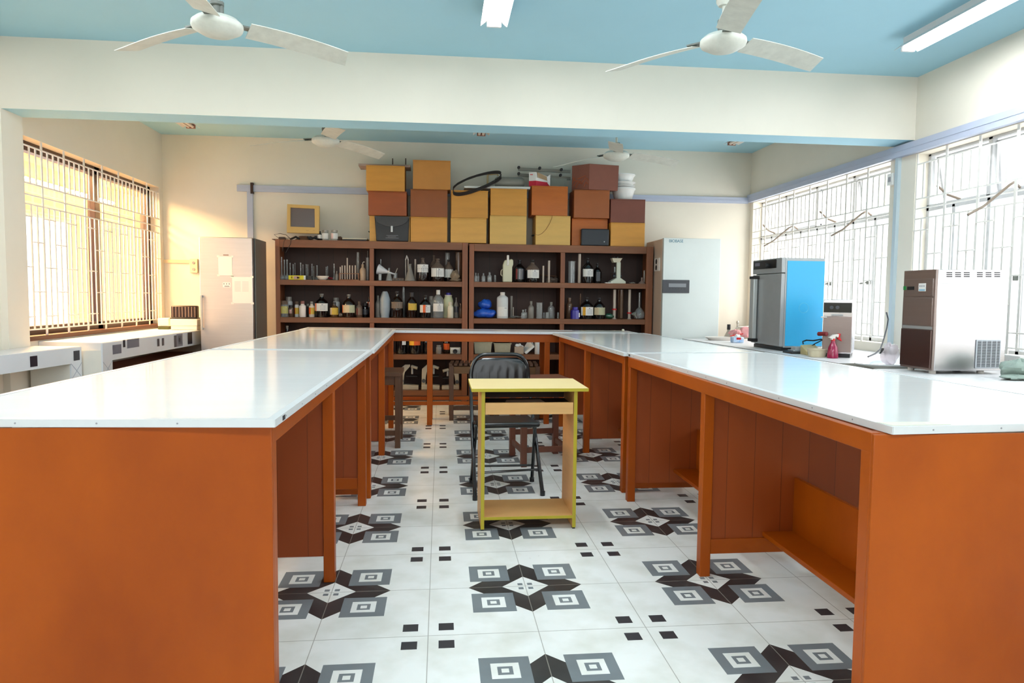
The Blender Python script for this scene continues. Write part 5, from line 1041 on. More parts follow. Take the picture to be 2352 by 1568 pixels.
# red and white carton
zb_ = top('m5') + .001; P0, P1, P2 = at(1215, 424, y=YF + .08), at(1231, 424, y=YF + .05), at(1263, 424, y=YF + .16); h = at(1222, 395, y=YF + .06).z - zb_
t = thing('carton', 'opened red and white carton on the golden orange box', 'box', (P1.x, YF + .1, zb_))
q = [(P0.x, YF + .09, 0), (P1.x, YF + .05, 0), (P2.x, YF + .17, 0), (P2.x - .07, YF + .22, 0)]
for nm, z0, z1, mm in (('lower_band', zb_, zb_ + h * .38, M_red), ('upper_band', zb_ + h * .38, zb_ + h, M_paper)):
    MB().hexa([(x, y, z0) for x, y, _ in q] + [(x, y, z1 - (.035 if (i in (2,) and nm == 'upper_band') else 0)) for i, (x, y, _) in enumerate(q)]).build(nm, mm if mm is not M_red else mat('crimson_card', srgb(200, 16, 52), .45), t)
MB().add([(P1.x + .01, YF + .05, zb_ + h), (P2.x - .03, YF + .15, zb_ + h * .78), (P2.x - .03, YF + .145, zb_ + h * .48), (P1.x + .02, YF + .052, zb_ + h * .62)], [(0, 1, 2, 3)]).build('torn_flap', mat('brown_card', srgb(170, 140, 106), .7), t)
MB().add([(P2.x - .04, YF + .14, zb_ + h * .75), (P2.x + .005, YF + .165, zb_ + h * 1.0), (P2.x + .005, YF + .165, zb_ + h * .1), (P2.x - .03, YF + .145, zb_ + h * .3)], [(0, 1, 2, 3)]).build('end_flap', M_paper, t)
MB().box(P0.x + .01, P0.x + .05, YF + .068, YF + .07, zb_ + h * .80, zb_ + h * .85).build('print', M_red, t)
# patterned carton, turned
zb_ = top('m6') + .002; Y = YF - .02; c0, c1, c2 = at(1313, 434, y=YF + .16), at(1353, 436, y=YF - .0), at(1413, 440, y=YF + .10)
zt = at(1365, 376, y=YF).z
t = thing('carton', 'maroon carton with a faint orange pattern, turned at an angle on the boxes', 'box', (c1.x, YF + .15, zb_))
q = [(c0.x - .0, YF + .16), (c1.x, YF + .0), (c2.x + .02, YF + .06), (c0.x + (c2.x - c1.x) + .0, YF + .29)]
MB().hexa([(x, y, zb_) for x, y in q] + [(x + (.01 if i == 2 else 0), y, zt) for i, (x, y) in enumerate(q)]).build('body', M_carton, t, bevel=.003)
a, b = Vector((q[0][0], q[0][1], 0)), Vector((q[1][0], q[1][1], 0)); d = b - a; nn = Vector((d.y, -d.x, 0)).normalized() * .0012
pt = MB()
def on(u, v): return a + d * u + nn + Vector((0, 0, zb_ + (zt - zb_) * v))
for (u0, v0), (u1, v1), (u2, v2) in (((.1, .2), (.3, .38), (.55, .32)), ((.25, .12), (.4, .3), (.62, .25)), ((.6, .3), (.8, .48), (.95, .35)), ((.7, .12), (.82, .3), (.95, .2)), ((.08, .55), (.15, .4), (.3, .38)), ((.05, .3), (.1, .45), (.2, .5)), ((.35, .45), (.6, .5), (.8, .55))):
    pt.tube([on(u0, v0), on(u1, v1), on(u2, v2)], .006, 4)
pt.build('pattern', M_cartp, t)
# tubs
zt0 = top('m7') + .001; prev = zt0; TB = [(1405, 1458, 433, 455), (1404, 1457, 428, 441), (1403, 1458, 420, 433), (1402, 1457, 402, 426)]
LB = ['bottom white tub of the stack on the maroon-brown box', 'second white tub from the bottom of the stack on the maroon-brown box', 'third white tub from the bottom of the stack on the maroon-brown box', 'top white tub of the stack on the maroon-brown box']
for (p0, p1, y0, y1), lb in zip(TB, LB):
    Y = YF + .19; xa, xb = at(p0, 430, y=Y).x, at(p1, 430, y=Y).x; zh = at(1430, y0, y=Y).z; R = (xb - xa) / 2; c = ((xa + xb) / 2, Y)
    zl = prev; h = zh - zl
    MB().lathe([(R * .72, 0), (R * .80, h * .3), (R * .95, h * .80), (R * 1.02, h * .86), (R * 1.02, h * .98), (R * .95, h), (R * .9, h * .9), (0, h * .80)], (c[0], c[1], zl + .0008), 28).build('plastic_tub', mat('white_tub_plastic', srgb(236, 236, 234), .4, var=.04) if 'white_tub_plastic' not in MATS else MATS['white_tub_plastic'], label=lb, cat='tub', group='white tubs stacked on the maroon-brown box')
    prev = zh
# ================================================================== STAINLESS FRIDGE
fx0, fx1, fy0, fy1, fz = -2.452, -1.905, 5.12, 5.66, 1.803
t = thing('refrigerator', 'tall stainless steel refrigerator beside the brown shelf unit', 'refrigerator', ((fx0 + fx1) / 2, (fy0 + fy1) / 2, 0))
MB().box(fx0 + .004, fx1, fy0 + .075, fy1, .06, fz).build('cabinet', mat('grey_fridge_side', srgb(112, 112, 106), .45, .3, var=.05), t, bevel=.004)
MB().box(fx0 + .012, fx1 - .008, fy0 + .062, fy0 + .078, .08, fz - .006).build('door_gasket', M_dark, t)
dr = MB().box(fx0, fx1 - .012, fy0, fy0 + .062, .09, fz).build('door', M_ss, t, bevel=.006)
for x in (fx0 + .05, fx1 - .05):
    for y in (fy0 + .12, fy1 - .06): MB().cyl((x, y, 0), .02, .062, 12).build('foot', M_dark, t)
hx = at(463, 700, y=fy0 - .03).x; zh0, zh1 = at(463, 757, y=fy0 - .03).z, at(463, 678, y=fy0 - .03).z
h = MB().box(hx - .010, hx + .010, fy0 - .045, fy0 - .030, zh0, zh1); h.box(hx - .008, hx + .008, fy0 - .03, fy0, zh0, zh0 + .02).box(hx - .008, hx + .008, fy0 - .03, fy0, zh1 - .02, zh1); h.build('handle', M_grey, dr, bevel=.002)
# the notices are held on by tape: sheets of their own
def sheet(label, p0, p1, y0, y1, mm, tape=True, lines=None, nm='notice'):
    Y = fy0 - .0015; A, B_ = at(p0, y1, y=Y), at(p1, y0, y=Y); t = thing(nm, label, 'notice' if nm == 'notice' else 'sticker', ((A.x + B_.x) / 2, Y, A.z))
    MB().box(A.x, B_.x, Y - .0008, Y + .0008, A.z, B_.z).build('sheet', mm, t)
    if tape:
        for x in (A.x, B_.x):
            for z in (A.z, B_.z): MB().box(x - .014, x + .014, Y - .0018, Y - .0008, z - .010, z + .010).build('tape', M_wcap, t)
    if lines:
        p = MB()
        for u0, u1, v0, v1 in lines: p.box(A.x + (B_.x - A.x) * u0, A.x + (B_.x - A.x) * u1, Y - .0014, Y - .0008, A.z + (B_.z - A.z) * v0, A.z + (B_.z - A.z) * v1)
        p.build('print', M_print if nm != 'notice' else mat('pale_grey_print', srgb(206, 200, 200), .7), t)
M_sheet = mat('pinkish_white_paper', srgb(236, 226, 222), .7)
sheet('upper blank notice taped to the stainless refrigerator door', 502, 533, 589, 632, M_sheet)
sheet('lower two-column notice taped to the stainless refrigerator door', 534, 579, 636, 696, M_sheet, True, [(.12, .42, .45 + k * .05, .475 + k * .05) for k in range(8)] + [(.5, .82, .45 + k * .05, .475 + k * .05) for k in range(8)])
sheet('small sticker with three tiny marks on the refrigerator door', 512, 529.5, 648.5, 659.5, M_paper, False, [(.08, .22, .55, .85), (.42, .56, .55, .85), (.76, .9, .55, .85), (.2, .85, .1, .32)], 'sticker')
P = at(519, 585.5, y=fy0 - .001); MB().box(P.x - .028, P.x + .026, fy0 - .002, fy0, P.z - .006, P.z + .006).build('name_plate', mat('worn_plate', srgb(150, 124, 112), .5), dr)
# ================================================================== TILED COUNTERS, WINDOW SIDE
def counter(label, poly, zt, th, front, legs, group, endx):
    """poly: plan corners ccw; front strip hangs from the edge between poly[0] and poly[1]"""
    t = thing('tiled_counter', label, 'counter', (sum(p[0] for p in poly) / len(poly), sum(p[1] for p in poly) / len(poly), 0), 0, group)
    MB().prism(poly, zt - .06, zt, 'z').build('countertop', M_top_w, t, bevel=.002)
    a, b = Vector((*poly[0], 0)), Vector((*poly[1], 0)); d = (b - a); L = d.length; d.normalize(); n = Vector((d.y, -d.x, 0))
    s = MB(); 
    def patch(u0, u1, v0, v1, mi=0, off=.0): s.add([a + d * u0 + n * (.012 + off) + Vector((0, 0, zt + v0)), a + d * u1 + n * (.012 + off) + Vector((0, 0, zt + v0)), a + d * u1 + n * (.012 + off) + Vector((0, 0, zt + v1)), a + d * u0 + n * (.012 + off) + Vector((0, 0, zt + v1))], [(0, 1, 2, 3)], mi)
    q = [a, b, b + n * .012, a + n * .012]
    s.hexa([p + Vector((0, 0, zt - th)) for p in (q[0], q[3], q[2], q[1])] + [p + Vector((0, 0, zt - .004)) for p in (q[0], q[3], q[2], q[1])], 0)
    for u0, u1, v0, v1, mi in front: patch(u0, u1, v0, v1, mi, .0012)
    s.build('tile_strip', [M_tilew, M_tiled, M_tileg], t)
    for u0, u1, dep, cross in legs:
        lg = MB(); pts = [a + d * u0, a + d * u1, a + d * u1 - n * dep, a + d * u0 - n * dep]; lg.hexa([p for p in (pts[0], pts[1], pts[2], pts[3])] + [p + Vector((0, 0, zt - .06)) for p in pts])
        lg.build('pier', M_plas, t)
        pf = MB(); q = [a + d * u0, a + d * u1, a + d * u1 + n * .012, a + d * u0 + n * .012]; pf.hexa([p for p in (q[0], q[3], q[2], q[1])] + [p + Vector((0, 0, zt - th)) for p in (q[0], q[3], q[2], q[1])])
        for k in range(int((zt - th) / .12)):       # diagonal lattice on the pier tiles
            z0 = zt - th - .12 * (k + 1)
            for s0, s1 in ((0, 1), (1, 0)):
                pf.bar(a + d * (u0 + (u1 - u0) * s0) + n * .013 + Vector((0, 0, z0)), a + d * (u0 + (u1 - u0) * s1) + n * .013 + Vector((0, 0, z0 + .12)), .004, .001, mi=1, up=n)
        pf.build('pier_tiles', [M_tilew, mat('blue_grey_line', srgb(150, 164, 180), .4) if 'blue_grey_line' not in MATS else MATS['blue_grey_line']], t)
    return t
zt = .825
A0 = at(231.5, 787, z=zt); A1 = (-2.52, 5.98)
dirv = Vector((A1[0] - A0.x, A1[1] - A0.y)).length
fr = []
for u0, u1, v0, v1, mi in ((.155, .30, -.105, -.03, 2), (.40, .62, -.075, -.0, 2), (.33, .37, -.06, 0, 1), (.98, 1.03, -.10, -.03, 1), (1.08, 1.13, -.10, -.03, 1), (1.36, 1.42, -.135, -.02, 1), (1.42, 1.57, -.135, -.01, 2), (1.45, 1.54, -.115, -.03, 0), (1.475, 1.51, -.09, -.05, 1), (1.70, 1.82, -.13, -.01, 1)): fr.append((u0, u1, v0, v1, mi))
counter('taller tiled counter under the brown-framed window, running to the refrigerator', [(A0.x, A0.y), A1, (XL + .003, 5.98), (XL + .003, A0.y + .13)], zt, .15, fr, [(.0, .15, .40, 0)], 'tiled counters along the window wall', 0)
zt = .80; B1 = at(184.7, 794.5, z=zt)
counter('lower tiled counter at the photo edge, under the brown-framed window wall', [(-3.02, .6), (B1.x, B1.y - .01), (XL + .054, B1.y - .01), (XL + .054, .6)], zt, .125, [((Vector((B1.x + 3.02, B1.y - .61)).length) - .10, (Vector((B1.x + 3.02, B1.y - .61)).length) - .025, -.105, -.03, 1), (2.10, 2.175, -.105, -.03, 1)], [(Vector((B1.x + 3.02, B1.y - .61)).length - .13, Vector((B1.x + 3.02, B1.y - .61)).length, .30, 0)], 'tiled counters along the window wall', 0)
# things on the taller counter
zt = .8255
A, B_ = at(391, 752, y=5.30), at(453, 733, y=5.30)
t = thing('foam_box', 'white foam box under the black slotted rack on the tiled counter', 'box', ((A.x + B_.x) / 2, 5.42, zt))
MB().box(A.x + .004, B_.x - .004, 5.304, 5.536, zt + .0005, zt + .045).build('body', M_foam, t, bevel=.006); MB().box(A.x, B_.x, 5.30, 5.54, zt + .045, B_.z).build('lid', M_foam, t, bevel=.006)
zr = B_.z + .001; A, B_ = at(391, 733, y=5.35), at(450, 702, y=5.35); t = thing('slotted_rack', 'black slotted rack standing on the white foam box', 'rack', ((A.x + B_.x) / 2, 5.40, zr))
MB().box(A.x, B_.x, 5.37, 5.45, zr, B_.z).build('shell', M_rackb, t, bevel=.012)
for k in range(8): xx = A.x + (B_.x - A.x) * (k + .7) / 8.2; MB().box(xx - .003, xx + .003, 5.362, 5.372, zr + .02, B_.z - .012).build('rib', M_tubeL, t)
MB().box(A.x - .006, B_.x + .006, 5.355, 5.46, zr + .0005, zr + .014).build('base', M_dark, t, bevel=.003)
A, B_ = at(362, 750, y=5.46), at(389, 731, y=5.46); tag(MB().box(A.x, B_.x - .006, 5.46, 5.66, zt + .03, B_.z).build('foam_block', M_foam, bevel=.01), 'white foam block on the green pad behind the foam box', 'foam block')
tag(MB().box(A.x + .01, B_.x - .005, 5.44, 5.64, zt + .0005, zt + .0295).build('green_pad', M_greenfoam, bevel=.003), 'dark green pad under the white foam block on the tiled counter', 'pad')
# clutter below the lower counter
tag(MB().blob((-3.0, 2.25, .57), .05, .22, .07, 90, .25).blob((-2.98, 2.45, .53), .05, .10, .05, 91, .3).build('dust_sheet', mat('crumpled_clear_sheet', srgb(150, 140, 116), .4, var=.4, scale=9, bump=.5)), 'crumpled sheet stuffed under the lower tiled counter', 'sheet')
tag(MB().box(-3.06, -2.96, 1.2, 2.75, .0, .46).build('storage_crate', mat('brown_crate', srgb(110, 84, 60), .7, var=.2)), 'brown crate under the lower tiled counter', 'crate')
tag(MB().box(-3.05, -2.75, 3.85, 5.75, .0, .56).build('storage_chest', mat('brown_chest', srgb(120, 66, 44), .6, var=.25)), 'long brown chest under the taller tiled counter', 'chest')
# ================================================================== MEDICAL FRIDGE
bx0, by0, by1 = 2.545, 5.25, 5.93; P = at(1525, 546, y=by0); bx0 = P.x; bx1 = at(1656, 547, y=by0).x; bz = P.z
t = thing('medical_refrigerator', 'tall pale green-white laboratory refrigerator in the far corner', 'refrigerator', ((bx0 + bx1) / 2, (by0 + by1) / 2, 0))
MB().box(bx0 + .006, bx1 - .006, by0 + .10, by1, .05, bz - .004).build('cabinet', M_beige, t, bevel=.004)
MB().box(bx0 + .004, bx1 - .01, by0 + .055, by0 + .10, .05, bz - .002).build('door_frame', mat('pale_beige_frame', srgb(212, 192, 172), .4), t, bevel=.003)
d = MB().box(bx0, bx1, by0, by0 + .05, .09, bz).build('door', M_pale, t, bevel=.004)
for x in (bx0 + .06, bx1 - .06):
    for y in (by0 + .16, by1 - .08): MB().cyl((x, y, 0), .022, .052, 12).build('foot', M_dark, t)
P = at(1536.5, 556.2, y=by0 - .001); text('BIOBASE', 'lettering', M_teal, d, .047, (P.x, by0 - .001, P.z), (PI / 2, 0, 0), .0004, .92)
A, B_ = at(1522, 672.5, y=by0 - .012), at(1584, 643, y=by0 - .012)
c = MB().box(A.x - .004, B_.x, by0 - .014, by0, A.z, B_.z).build('control_panel', M_dgrey, d, bevel=.004)
A2, B2 = at(1536, 659, y=by0 - .015), at(1576, 651, y=by0 - .015); MB().box(A2.x, B2.x, by0 - .016, by0 - .014, A2.z, B2.z).build('display', mat('pale_display', srgb(130, 134, 140), .35), c)
bt = MB()
for k in range(6): xx = A2.x + (B2.x - A2.x) * (k + .3) / 6; bt.box(xx, xx + .006, by0 - .016, by0 - .014, A2.z - .022, A2.z - .016)
bt.build('button', M_dark, c)
P = at(1509, 608, x=bx0 + .006); f = MB().box(bx0 - .012, bx0 + .006, P.y - .12, P.y + .05, P.z - .075, P.z + .075).build('vent_cover', M_wcap, t, bevel=.003)
for dz in (-.035, .035): MB().lathe([(.03, 0), (.03, .003), (.012, .004), (0, .004)], (bx0 - .012, P.y - .03, P.z + dz), 14, dirn=(-1, 0, 0)).build('fan_hole', M_dark, f)
MB().cyl((bx0 + .006, at(1516, 690, x=bx0).y, at(1516, 690, x=bx0).z), .007, .003, 8, dirn=(-1, 0, 0)).build('lock', M_lab_o, t)
# ================================================================== COUNTERS UNDER THE STEEL WINDOWS
ZC2 = .76
def rc(label, poly, piers):
    t = thing('masonry_counter', label, 'counter', (sum(p[0] for p in poly) / 4, sum(p[1] for p in poly) / 4, 0), 0, 'grey masonry counters under the steel windows')
    o = MB().prism(poly, ZC2 - .045, ZC2, 'z').build('countertop', [M_top_w, M_terra], t, bevel=.002)
    for p in o.data.polygons:
        if abs(p.normal.z) < .5: p.material_index = 1
    for y0, y1 in piers: MB().box(3.12, XR - .01, y0, y1, 0, ZC2 - .045).build('pier', M_plas, t)
A, B_ = at(1700, 799, z=ZC2), at(1917, 831.5, z=ZC2)
e1 = 2.30
rc('grey masonry counter holding the blue-sided incubator, far end under the steel windows', [(2.905, e1), (XR - .002, e1), (XR - .002, 5.2), (2.77, 5.2)], [(e1 + .02, e1 + .14), (4.9, 5.1)])
e0 = 1.90
rc('grey masonry counter holding the stainless ice maker, nearer the camera', [(2.965, -.6), (XR - .002, -.6), (XR - .002, e0), (2.905, e0)], [(e0 - .14, e0 - .02), (-.5, -.3)])
# white wash basin set between the two counters
t = thing('wash_basin', 'wide white wash basin between the two masonry counters', 'basin', (3.36, 2.1, 0))
MB().lathe([(0, 0), (.16, 0), (.24, .045), (.42, .085), (.50, .10), (.505, .108), (.47, .110), (.36, .085), (.2, .04), (0, .02)], (3.38, 2.10, .672), 40, sx=.93, sy=.385).build('bowl', mat('white_basin_glaze', srgb(232, 238, 240), .15, spec=.6), t)
MB().box(3.15, 3.62, 1.94, 2.26, 0, .672).build('pedestal', M_plas, t)
# ================================================================== INCUBATOR
z = ZC2 + .001; N = at(1788.5, 806, z=z); ix, iy = N.x, N.y
t = thing('incubator', 'grey laboratory incubator with a sky-blue side on the masonry counter', 'incubator', (ix + .25, iy + .28, z))
W_, D_ = .575, .0
xr_ = at(1896, 600, y=iy).x; zt_ = at(1801, 590.5, y=iy).z; x0 = ix + .01
MB().box(x0 + .02, xr_ - .03, iy + .02, iy + W_ - .02, z, z + .03).build('plinth', M_dark, t)
MB().box(x0 + .03, xr_, iy + .004, iy + W_ - .004, z + .03, zt_ - .004).build('body', M_grey, t, bevel=.004)
bl = MB().box(x0 + .045, xr_ - .004, iy + .0, iy + .004, z + .045, zt_ - .03).build('side_film', M_blue, t)
P = at(1846, 707, y=iy); MB().lathe([(.040, 0), (.043, .0015), (.046, 0), (.040, 0)], (P.x, iy, P.z), 30, dirn=(0, -1, 0)).build('embossed_ring', mat('sky_blue_ring', srgb(86, 190, 232), .4), bl)
zs = at(1722, 636, x=x0).z; zs = z + .03 + (zt_ - z) * .80
d = MB().box(x0 - .005, x0 + .03, iy + .005, iy + W_ - .005, z + .04, zs - .006).build('door', M_grey, t, bevel=.005)
h = MB().box(x0 - .055, x0 - .015, iy + W_ - .14, iy + W_ - .055, z + .08, zs - .03).build('handle', mat('pale_grey_handle', srgb(196, 198, 196), .35, .3), d, bevel=.008)
for za, zb2 in ((z + .055, z + .085), (zs - .045, zs - .018)): MB().box(x0 - .06, x0 - .004, iy + W_ - .15, iy + W_ - .05, za, zb2).build('handle_end', M_dark, h, bevel=.004)
hd = MB().box(x0 - .006, x0 + .03, iy + .004, iy + W_ - .004, zs, zt_ - .002).build('head_panel', M_grey, t, bevel=.004)
dp = MB().box(x0 - .012, x0 - .004, iy + .10, iy + W_ - .03, zs + .045, zt_ - .012).build('display_panel', M_dark, hd, bevel=.003)
MB().box(x0 - .014, x0 - .011, iy + W_ - .16, iy + W_ - .065, zs + .075, zt_ - .03).build('screen', mat('mauve_screen', srgb(120, 116, 132), .3), dp)
MB().cyl((x0 - .012, iy + .245, zs + .068), .023, .035, 18, dirn=(-1, 0, 0)).build('dial', M_dark, dp)
# ================================================================== BENCH OVEN
N = at(1954, 823, z=z); ang = .60
ox = Vector((-math.cos(ang), math.sin(ang), 0)); oy = Vector((math.sin(ang), math.cos(ang), 0)); N = N + oy * .05     # along the front, into the depth
def span(px, dirv):   # distance along dirv from N until a pixel column is met
    best = min((abs(((N + dirv * (k * .002) - CAM) @ RC.col[0]) / ((N + dirv * (k * .002) - CAM) @ RC.col[1]) * FPX + 1176 - px), k * .002) for k in range(10, 500)); return best[1]
wo, do_ = span(1887, ox), min(span(2036, oy), .50); zo = at(1957, 688, y=N.y).z
t = thing('bench_oven', 'dark-fronted steel bench oven with a white side behind the spray bottle', 'oven', (N.x, N.y, z), 0)
def ob(u0, u1, v0, v1, z0, z1):
    p = [N + ox * u + oy * v for u, v in ((u0, v0), (u0, v1), (u1, v1), (u1, v0))]; return MB().hexa([(q.x, q.y, z0) for q in p] + [(q.x, q.y, z1) for q in p])
ob(0, wo, .09, do_, z + .03, zo).build('body', mat('white_oven_side', srgb(222, 222, 232), .35, var=.03), t, bevel=.004)
ob(0, wo, .0, .092, z + .03, zo).build('front_frame', M_ss_b, t, bevel=.004)
ob(.01, wo - .01, .02, do_ - .02, z, z + .03).build('base', M_dark, t)
ob(.008, wo - .002, -.006, .0, z + .355, zo - .025).build('control_panel', M_black_gl, t)
dd = ob(.004, wo - .004, -.022, -.0, z + .045, z + .325).build('door', M_ss_d, t, bevel=.003)
ob(wo * .32, wo * .72, -.035, -.022, z + .332, z + .342).build('handle', M_grey, t, bevel=.002)
ob(.004, wo - .004, -.010, -.0, z + .327, z + .353).build('trim_strip', M_ss, t)
for u in (.72, .52):
    q = N + ox * (wo * u); MB().cyl((q.x, q.y, z + .395), .014, .016, 14, dirn=tuple(-oy)).build('dial', M_dgrey, t)
q = N + ox * (wo + .002) - oy * .01
tag(MB().tube([at(1880, 766.5, y=N.y + .1), at(1899, 766.5, y=N.y + .03)], .017, 12).build('handle_grip', M_redb), 'dark red grip standing out at the edge of the bench oven', 'grip')
P = at(1889, 728.5, y=N.y + .1); tag(MB().tube([at(1886, 728, y=N.y + .08), at(1899, 728.5, y=N.y + .05)], .005, 8).build('latch_lever', M_wcap), 'small white lever at the edge of the bench oven', 'lever')
# cord of the oven
Q = N + oy * (do_ + .01)
tag(MB().tube([at(2036, 717, y=N.y + .36), at(2040, 733, y=N.y + .34), at(2037, 752, y=N.y + .25), at(2030, 778, y=N.y + .1), at(2022, 802, y=N.y - .05), at(2010, 812, y=N.y - .12), at(1994, 819, y=N.y - .18)], .006, 8).build('power_cable', M_dgrey), 'grey power cord drooping from the bench oven to the basin', 'cord')
A = at(2041, 806, y=N.y + .3); t = thing('plug_socket', 'black plugs in a socket on the wall beside the ice maker', 'plug', (XR - .03, N.y + .25, A.z))
P = at(2041, 805, x=XR - .02); MB().box(XR - .03, XR - .002, P.y - .06, P.y + .06, max(P.z - .05, ZC2 + .004), P.z + .06).build('plate', M_white, t, bevel=.003); MB().cyl((XR - .03, P.y, P.z), .022, .05, 12, dirn=(-1, 0, 0)).build('plug', M_dark, t); MB().tube([(XR - .08, P.y, P.z), (XR - .1, P.y, P.z - .03), (XR - .09, P.y - .02, P.z - .06)], .007, 6).build('lead', M_dark, t)
# ================================================================== ICE MAKER
z = ZC2 + .001; zb = z + .022; N = at(2141, 851, z=zb); P = at(2149, 618, y=N.y); W_ = .30
x0, y0 = N.x, N.y; x1 = min(at(2306, 850, y=y0).x, XR - .02); zt_ = P.z
t = thing('ice_maker', 'stainless ice maker with a dark front and a side grille', 'ice maker', ((x0 + x1) / 2, y0 + W_ / 2, z))
MB().box(x0 + .01, x1, y0, y0 + W_, zb, zt_).build('cabinet', M_ss_b, t, bevel=.003)
for x in (x0 + .04, x1 - .12):
    for y in (y0 + .05, y0 + W_ - .05): MB().cyl((x, y, z), .02, .023, 14).build('foot', M_wcap, t)
f0 = MB().box(x0 - .004, x0 + .012, y0 + .001, y0 + W_ - .001, zb, zt_).build('front_panel', M_ss_d, t, bevel=.002)
h = zt_ - zb
def fb(v0, v1, z0, z1, dx0, dx1): return MB().box(x0 - dx1, x0 - dx0, y0 + W_ * v0, y0 + W_ * v1, zb + h * z0, zb + h * z1)
fb(.05, .95, .735, .91, .0, .010).build('control_panel', M_ss_d, t, bevel=.002)
fb(.04, .96, .44, .72, .0, .012).build('upper_door', M_ss_d, t, bevel=.002)
fb(.03, .97, .02, .40, .0, .014).build('ice_door', mat('reddish_brown_steel', srgb(116, 96, 92), .28, .9), t, bevel=.002)
fb(.04, .96, .405, .435, -.002, .006).build('finger_lip', M_grey, t)
fb(.88, .96, .80, .84, .009, .014).build('switch', M_led, t, bevel=.001); fb(.62, .84, .80, .835, .009, .012).build('display', M_dark, t)
st = fb(.26, .48, .785, .865, .0095, .0115).build('sticker', M_paper, t); fb(.28, .46, .79, .805, .0112, .0122).build('print', M_stick_b, st)
pz = MB()
for v in (.30, .36, .42): 
    b = fb(v, v + .03, .83, .845, .0112, .0122); pz.add(b.v, b.f)
pz.build('print', M_print, st)
MB().box(x0 + .012, x1 - .02, y0 - .0015, y0, zb + h * .862, zb + h * .864).build('seam', M_print, t)
vt = MB()
for px in (2174, 2194, 2214, 2244, 2264, 2284):
    for k in range(3):
        A, B_ = at(px, 626 + 4.4 * k, y=y0), at(px + 13, 626 + 4.4 * k, y=y0); vt.box(A.x, B_.x, y0 - .0015, y0 + .001, A.z - .0032, A.z + .0032)
vt.build('vent_slots', M_dark, t)
A, B_ = at(2238, 846, y=y0), at(2298, 780, y=y0); g = MB().box(A.x, B_.x, y0 - .008, y0, A.z, B_.z).build('grille_frame', mat('grey_plastic_grille', srgb(196, 200, 206), .4), t, bevel=.008, bseg=3)
MB().box(A.x + .008, B_.x - .008, y0 - .0088, y0 - .0075, A.z + .008, B_.z - .008).build('grille_opening', M_dark, g)
sl = MB(); hh = B_.z - A.z - .016
for k in range(17): sl.box(A.x + .008, B_.x - .008, y0 - .013, y0 - .0085, A.z + .008 + hh * (k + .25) / 17, A.z + .008 + hh * (k + .75) / 17 - .001)
for k in range(1, 5): xx = A.x + (B_.x - A.x) * k / 5; sl.box(xx - .002, xx + .002, y0 - .012, y0 - .0085, A.z + .008, B_.z - .008)
sl.build('grille_slats', bpy.data.materials['grey_plastic_grille'], g)
# ================================================================== SMALL THINGS ON THE COUNTERS
z = ZC2 + .001
P = at(1912, 822, z=z); t = thing('spray_bottle', 'magenta spray bottle with a white and red trigger head', 'spray bottle', (P.x, P.y, z)); s = mpp(P); R = 12.3 * s; H = at(1912, 781, y=P.y).z - z
MB().lathe([(0, 0), (R * .92, 0), (R, .03 * H), (R * .98, .2 * H), (R * .78, .62 * H), (R * .42, .84 * H), (R * .34, .90 * H), (R * .34, H)], (P.x, P.y, z), 24).build('body', M_magenta, t)
MB().cyl((P.x, P.y, z + H * .97), R * .36, H * .12, 16).build('collar', M_red, t)
def sp(px, py): q = at(px, py, y=P.y); return (q.x, q.z)
MB().prism([sp(*q) for q in ((1908, 780), (1917, 780), (1918, 772), (1924, 767), (1924, 766), (1925, 767), (1926, 765), (1921, 768), (1925, 774), (1923, 777), (1920, 775))][:3] + [sp(1924, 775), sp(1925.5, 767), sp(1914, 768), sp(1908, 772.5), sp(1903, 774.5), sp(1904, 776), sp(1909, 777)], P.y - .012, P.y + .012, 'y').build('spray_head', M_wcap, t, bevel=.002)
MB().prism([sp(1924, 766), sp(1930, 766), sp(1929, 769), sp(1928, 774), sp(1933, 783.5), sp(1931, 783), sp(1923, 778), sp(1925, 772)], P.y - .009, P.y + .009, 'y').build('trigger', M_red, t, bevel=.002)
P = at(1876, 819, z=z); s = mpp(P); R = 21.5 * s; H = at(1876, 800, y=P.y).z - z
tag(MB().lathe([(0, 0), (R * .80, 0), (R * .84, .004), (R * .97, H * .85), (R * 1.02, H * .86), (R * 1.02, H), (R * .95, H), (R * .82, .01), (0, .006)], (P.x, P.y + .0, z), 30).build('bowl', mat('cream_bowl_plastic', srgb(216, 206, 176), .4)), 'cream plastic bowl beside the spray bottle', 'bowl')
P = at(1902, 817, z=z); tag(MB().lathe([(0, 0), (.026, 0), (.03, .05), (.031, .052), (.026, .05), (0, .004)], (P.x - .01, P.y + .04, z), 16).build('cup', M_cream), 'small cream cup between the bowl and the spray bottle', 'cup')
P = at(1838, 812, z=z); t = thing('weighing_scale', 'flat black weighing scale with a clear cover', 'scale', (P.x, P.y, z))
M_ = mat('scale_pan', srgb(176, 180, 186), .25, .6)
MB().box(P.x - .09, P.x + .10, P.y - .02, P.y + .13, z, z + .016).build('body', M_dark, t, bevel=.004); MB().box(P.x - .05, P.x + .08, P.y + .02, P.y + .12, z + .016, z + .027).build('pan', M_, t, bevel=.002)
MB().hexa([(P.x - .03, P.y + .03, z + .027), (P.x + .06, P.y + .03, z + .027), (P.x + .06, P.y + .11, z + .027), (P.x - .03, P.y + .11, z + .027), (P.x - .02, P.y + .04, z + .056), (P.x + .05, P.y + .04, z + .056), (P.x + .05, P.y + .10, z + .056), (P.x - .02, P.y + .10, z + .056)]).build('clear_cover', M_pane_frost, t)
P = at(1868, 792, y=2.98); t = thing('keyboard', 'yellowed keyboard propped behind the cream bowl', 'keyboard', (P.x, 2.98, z))
A, B_ = at(1850, 800, y=2.98), at(1884, 788, y=2.98)
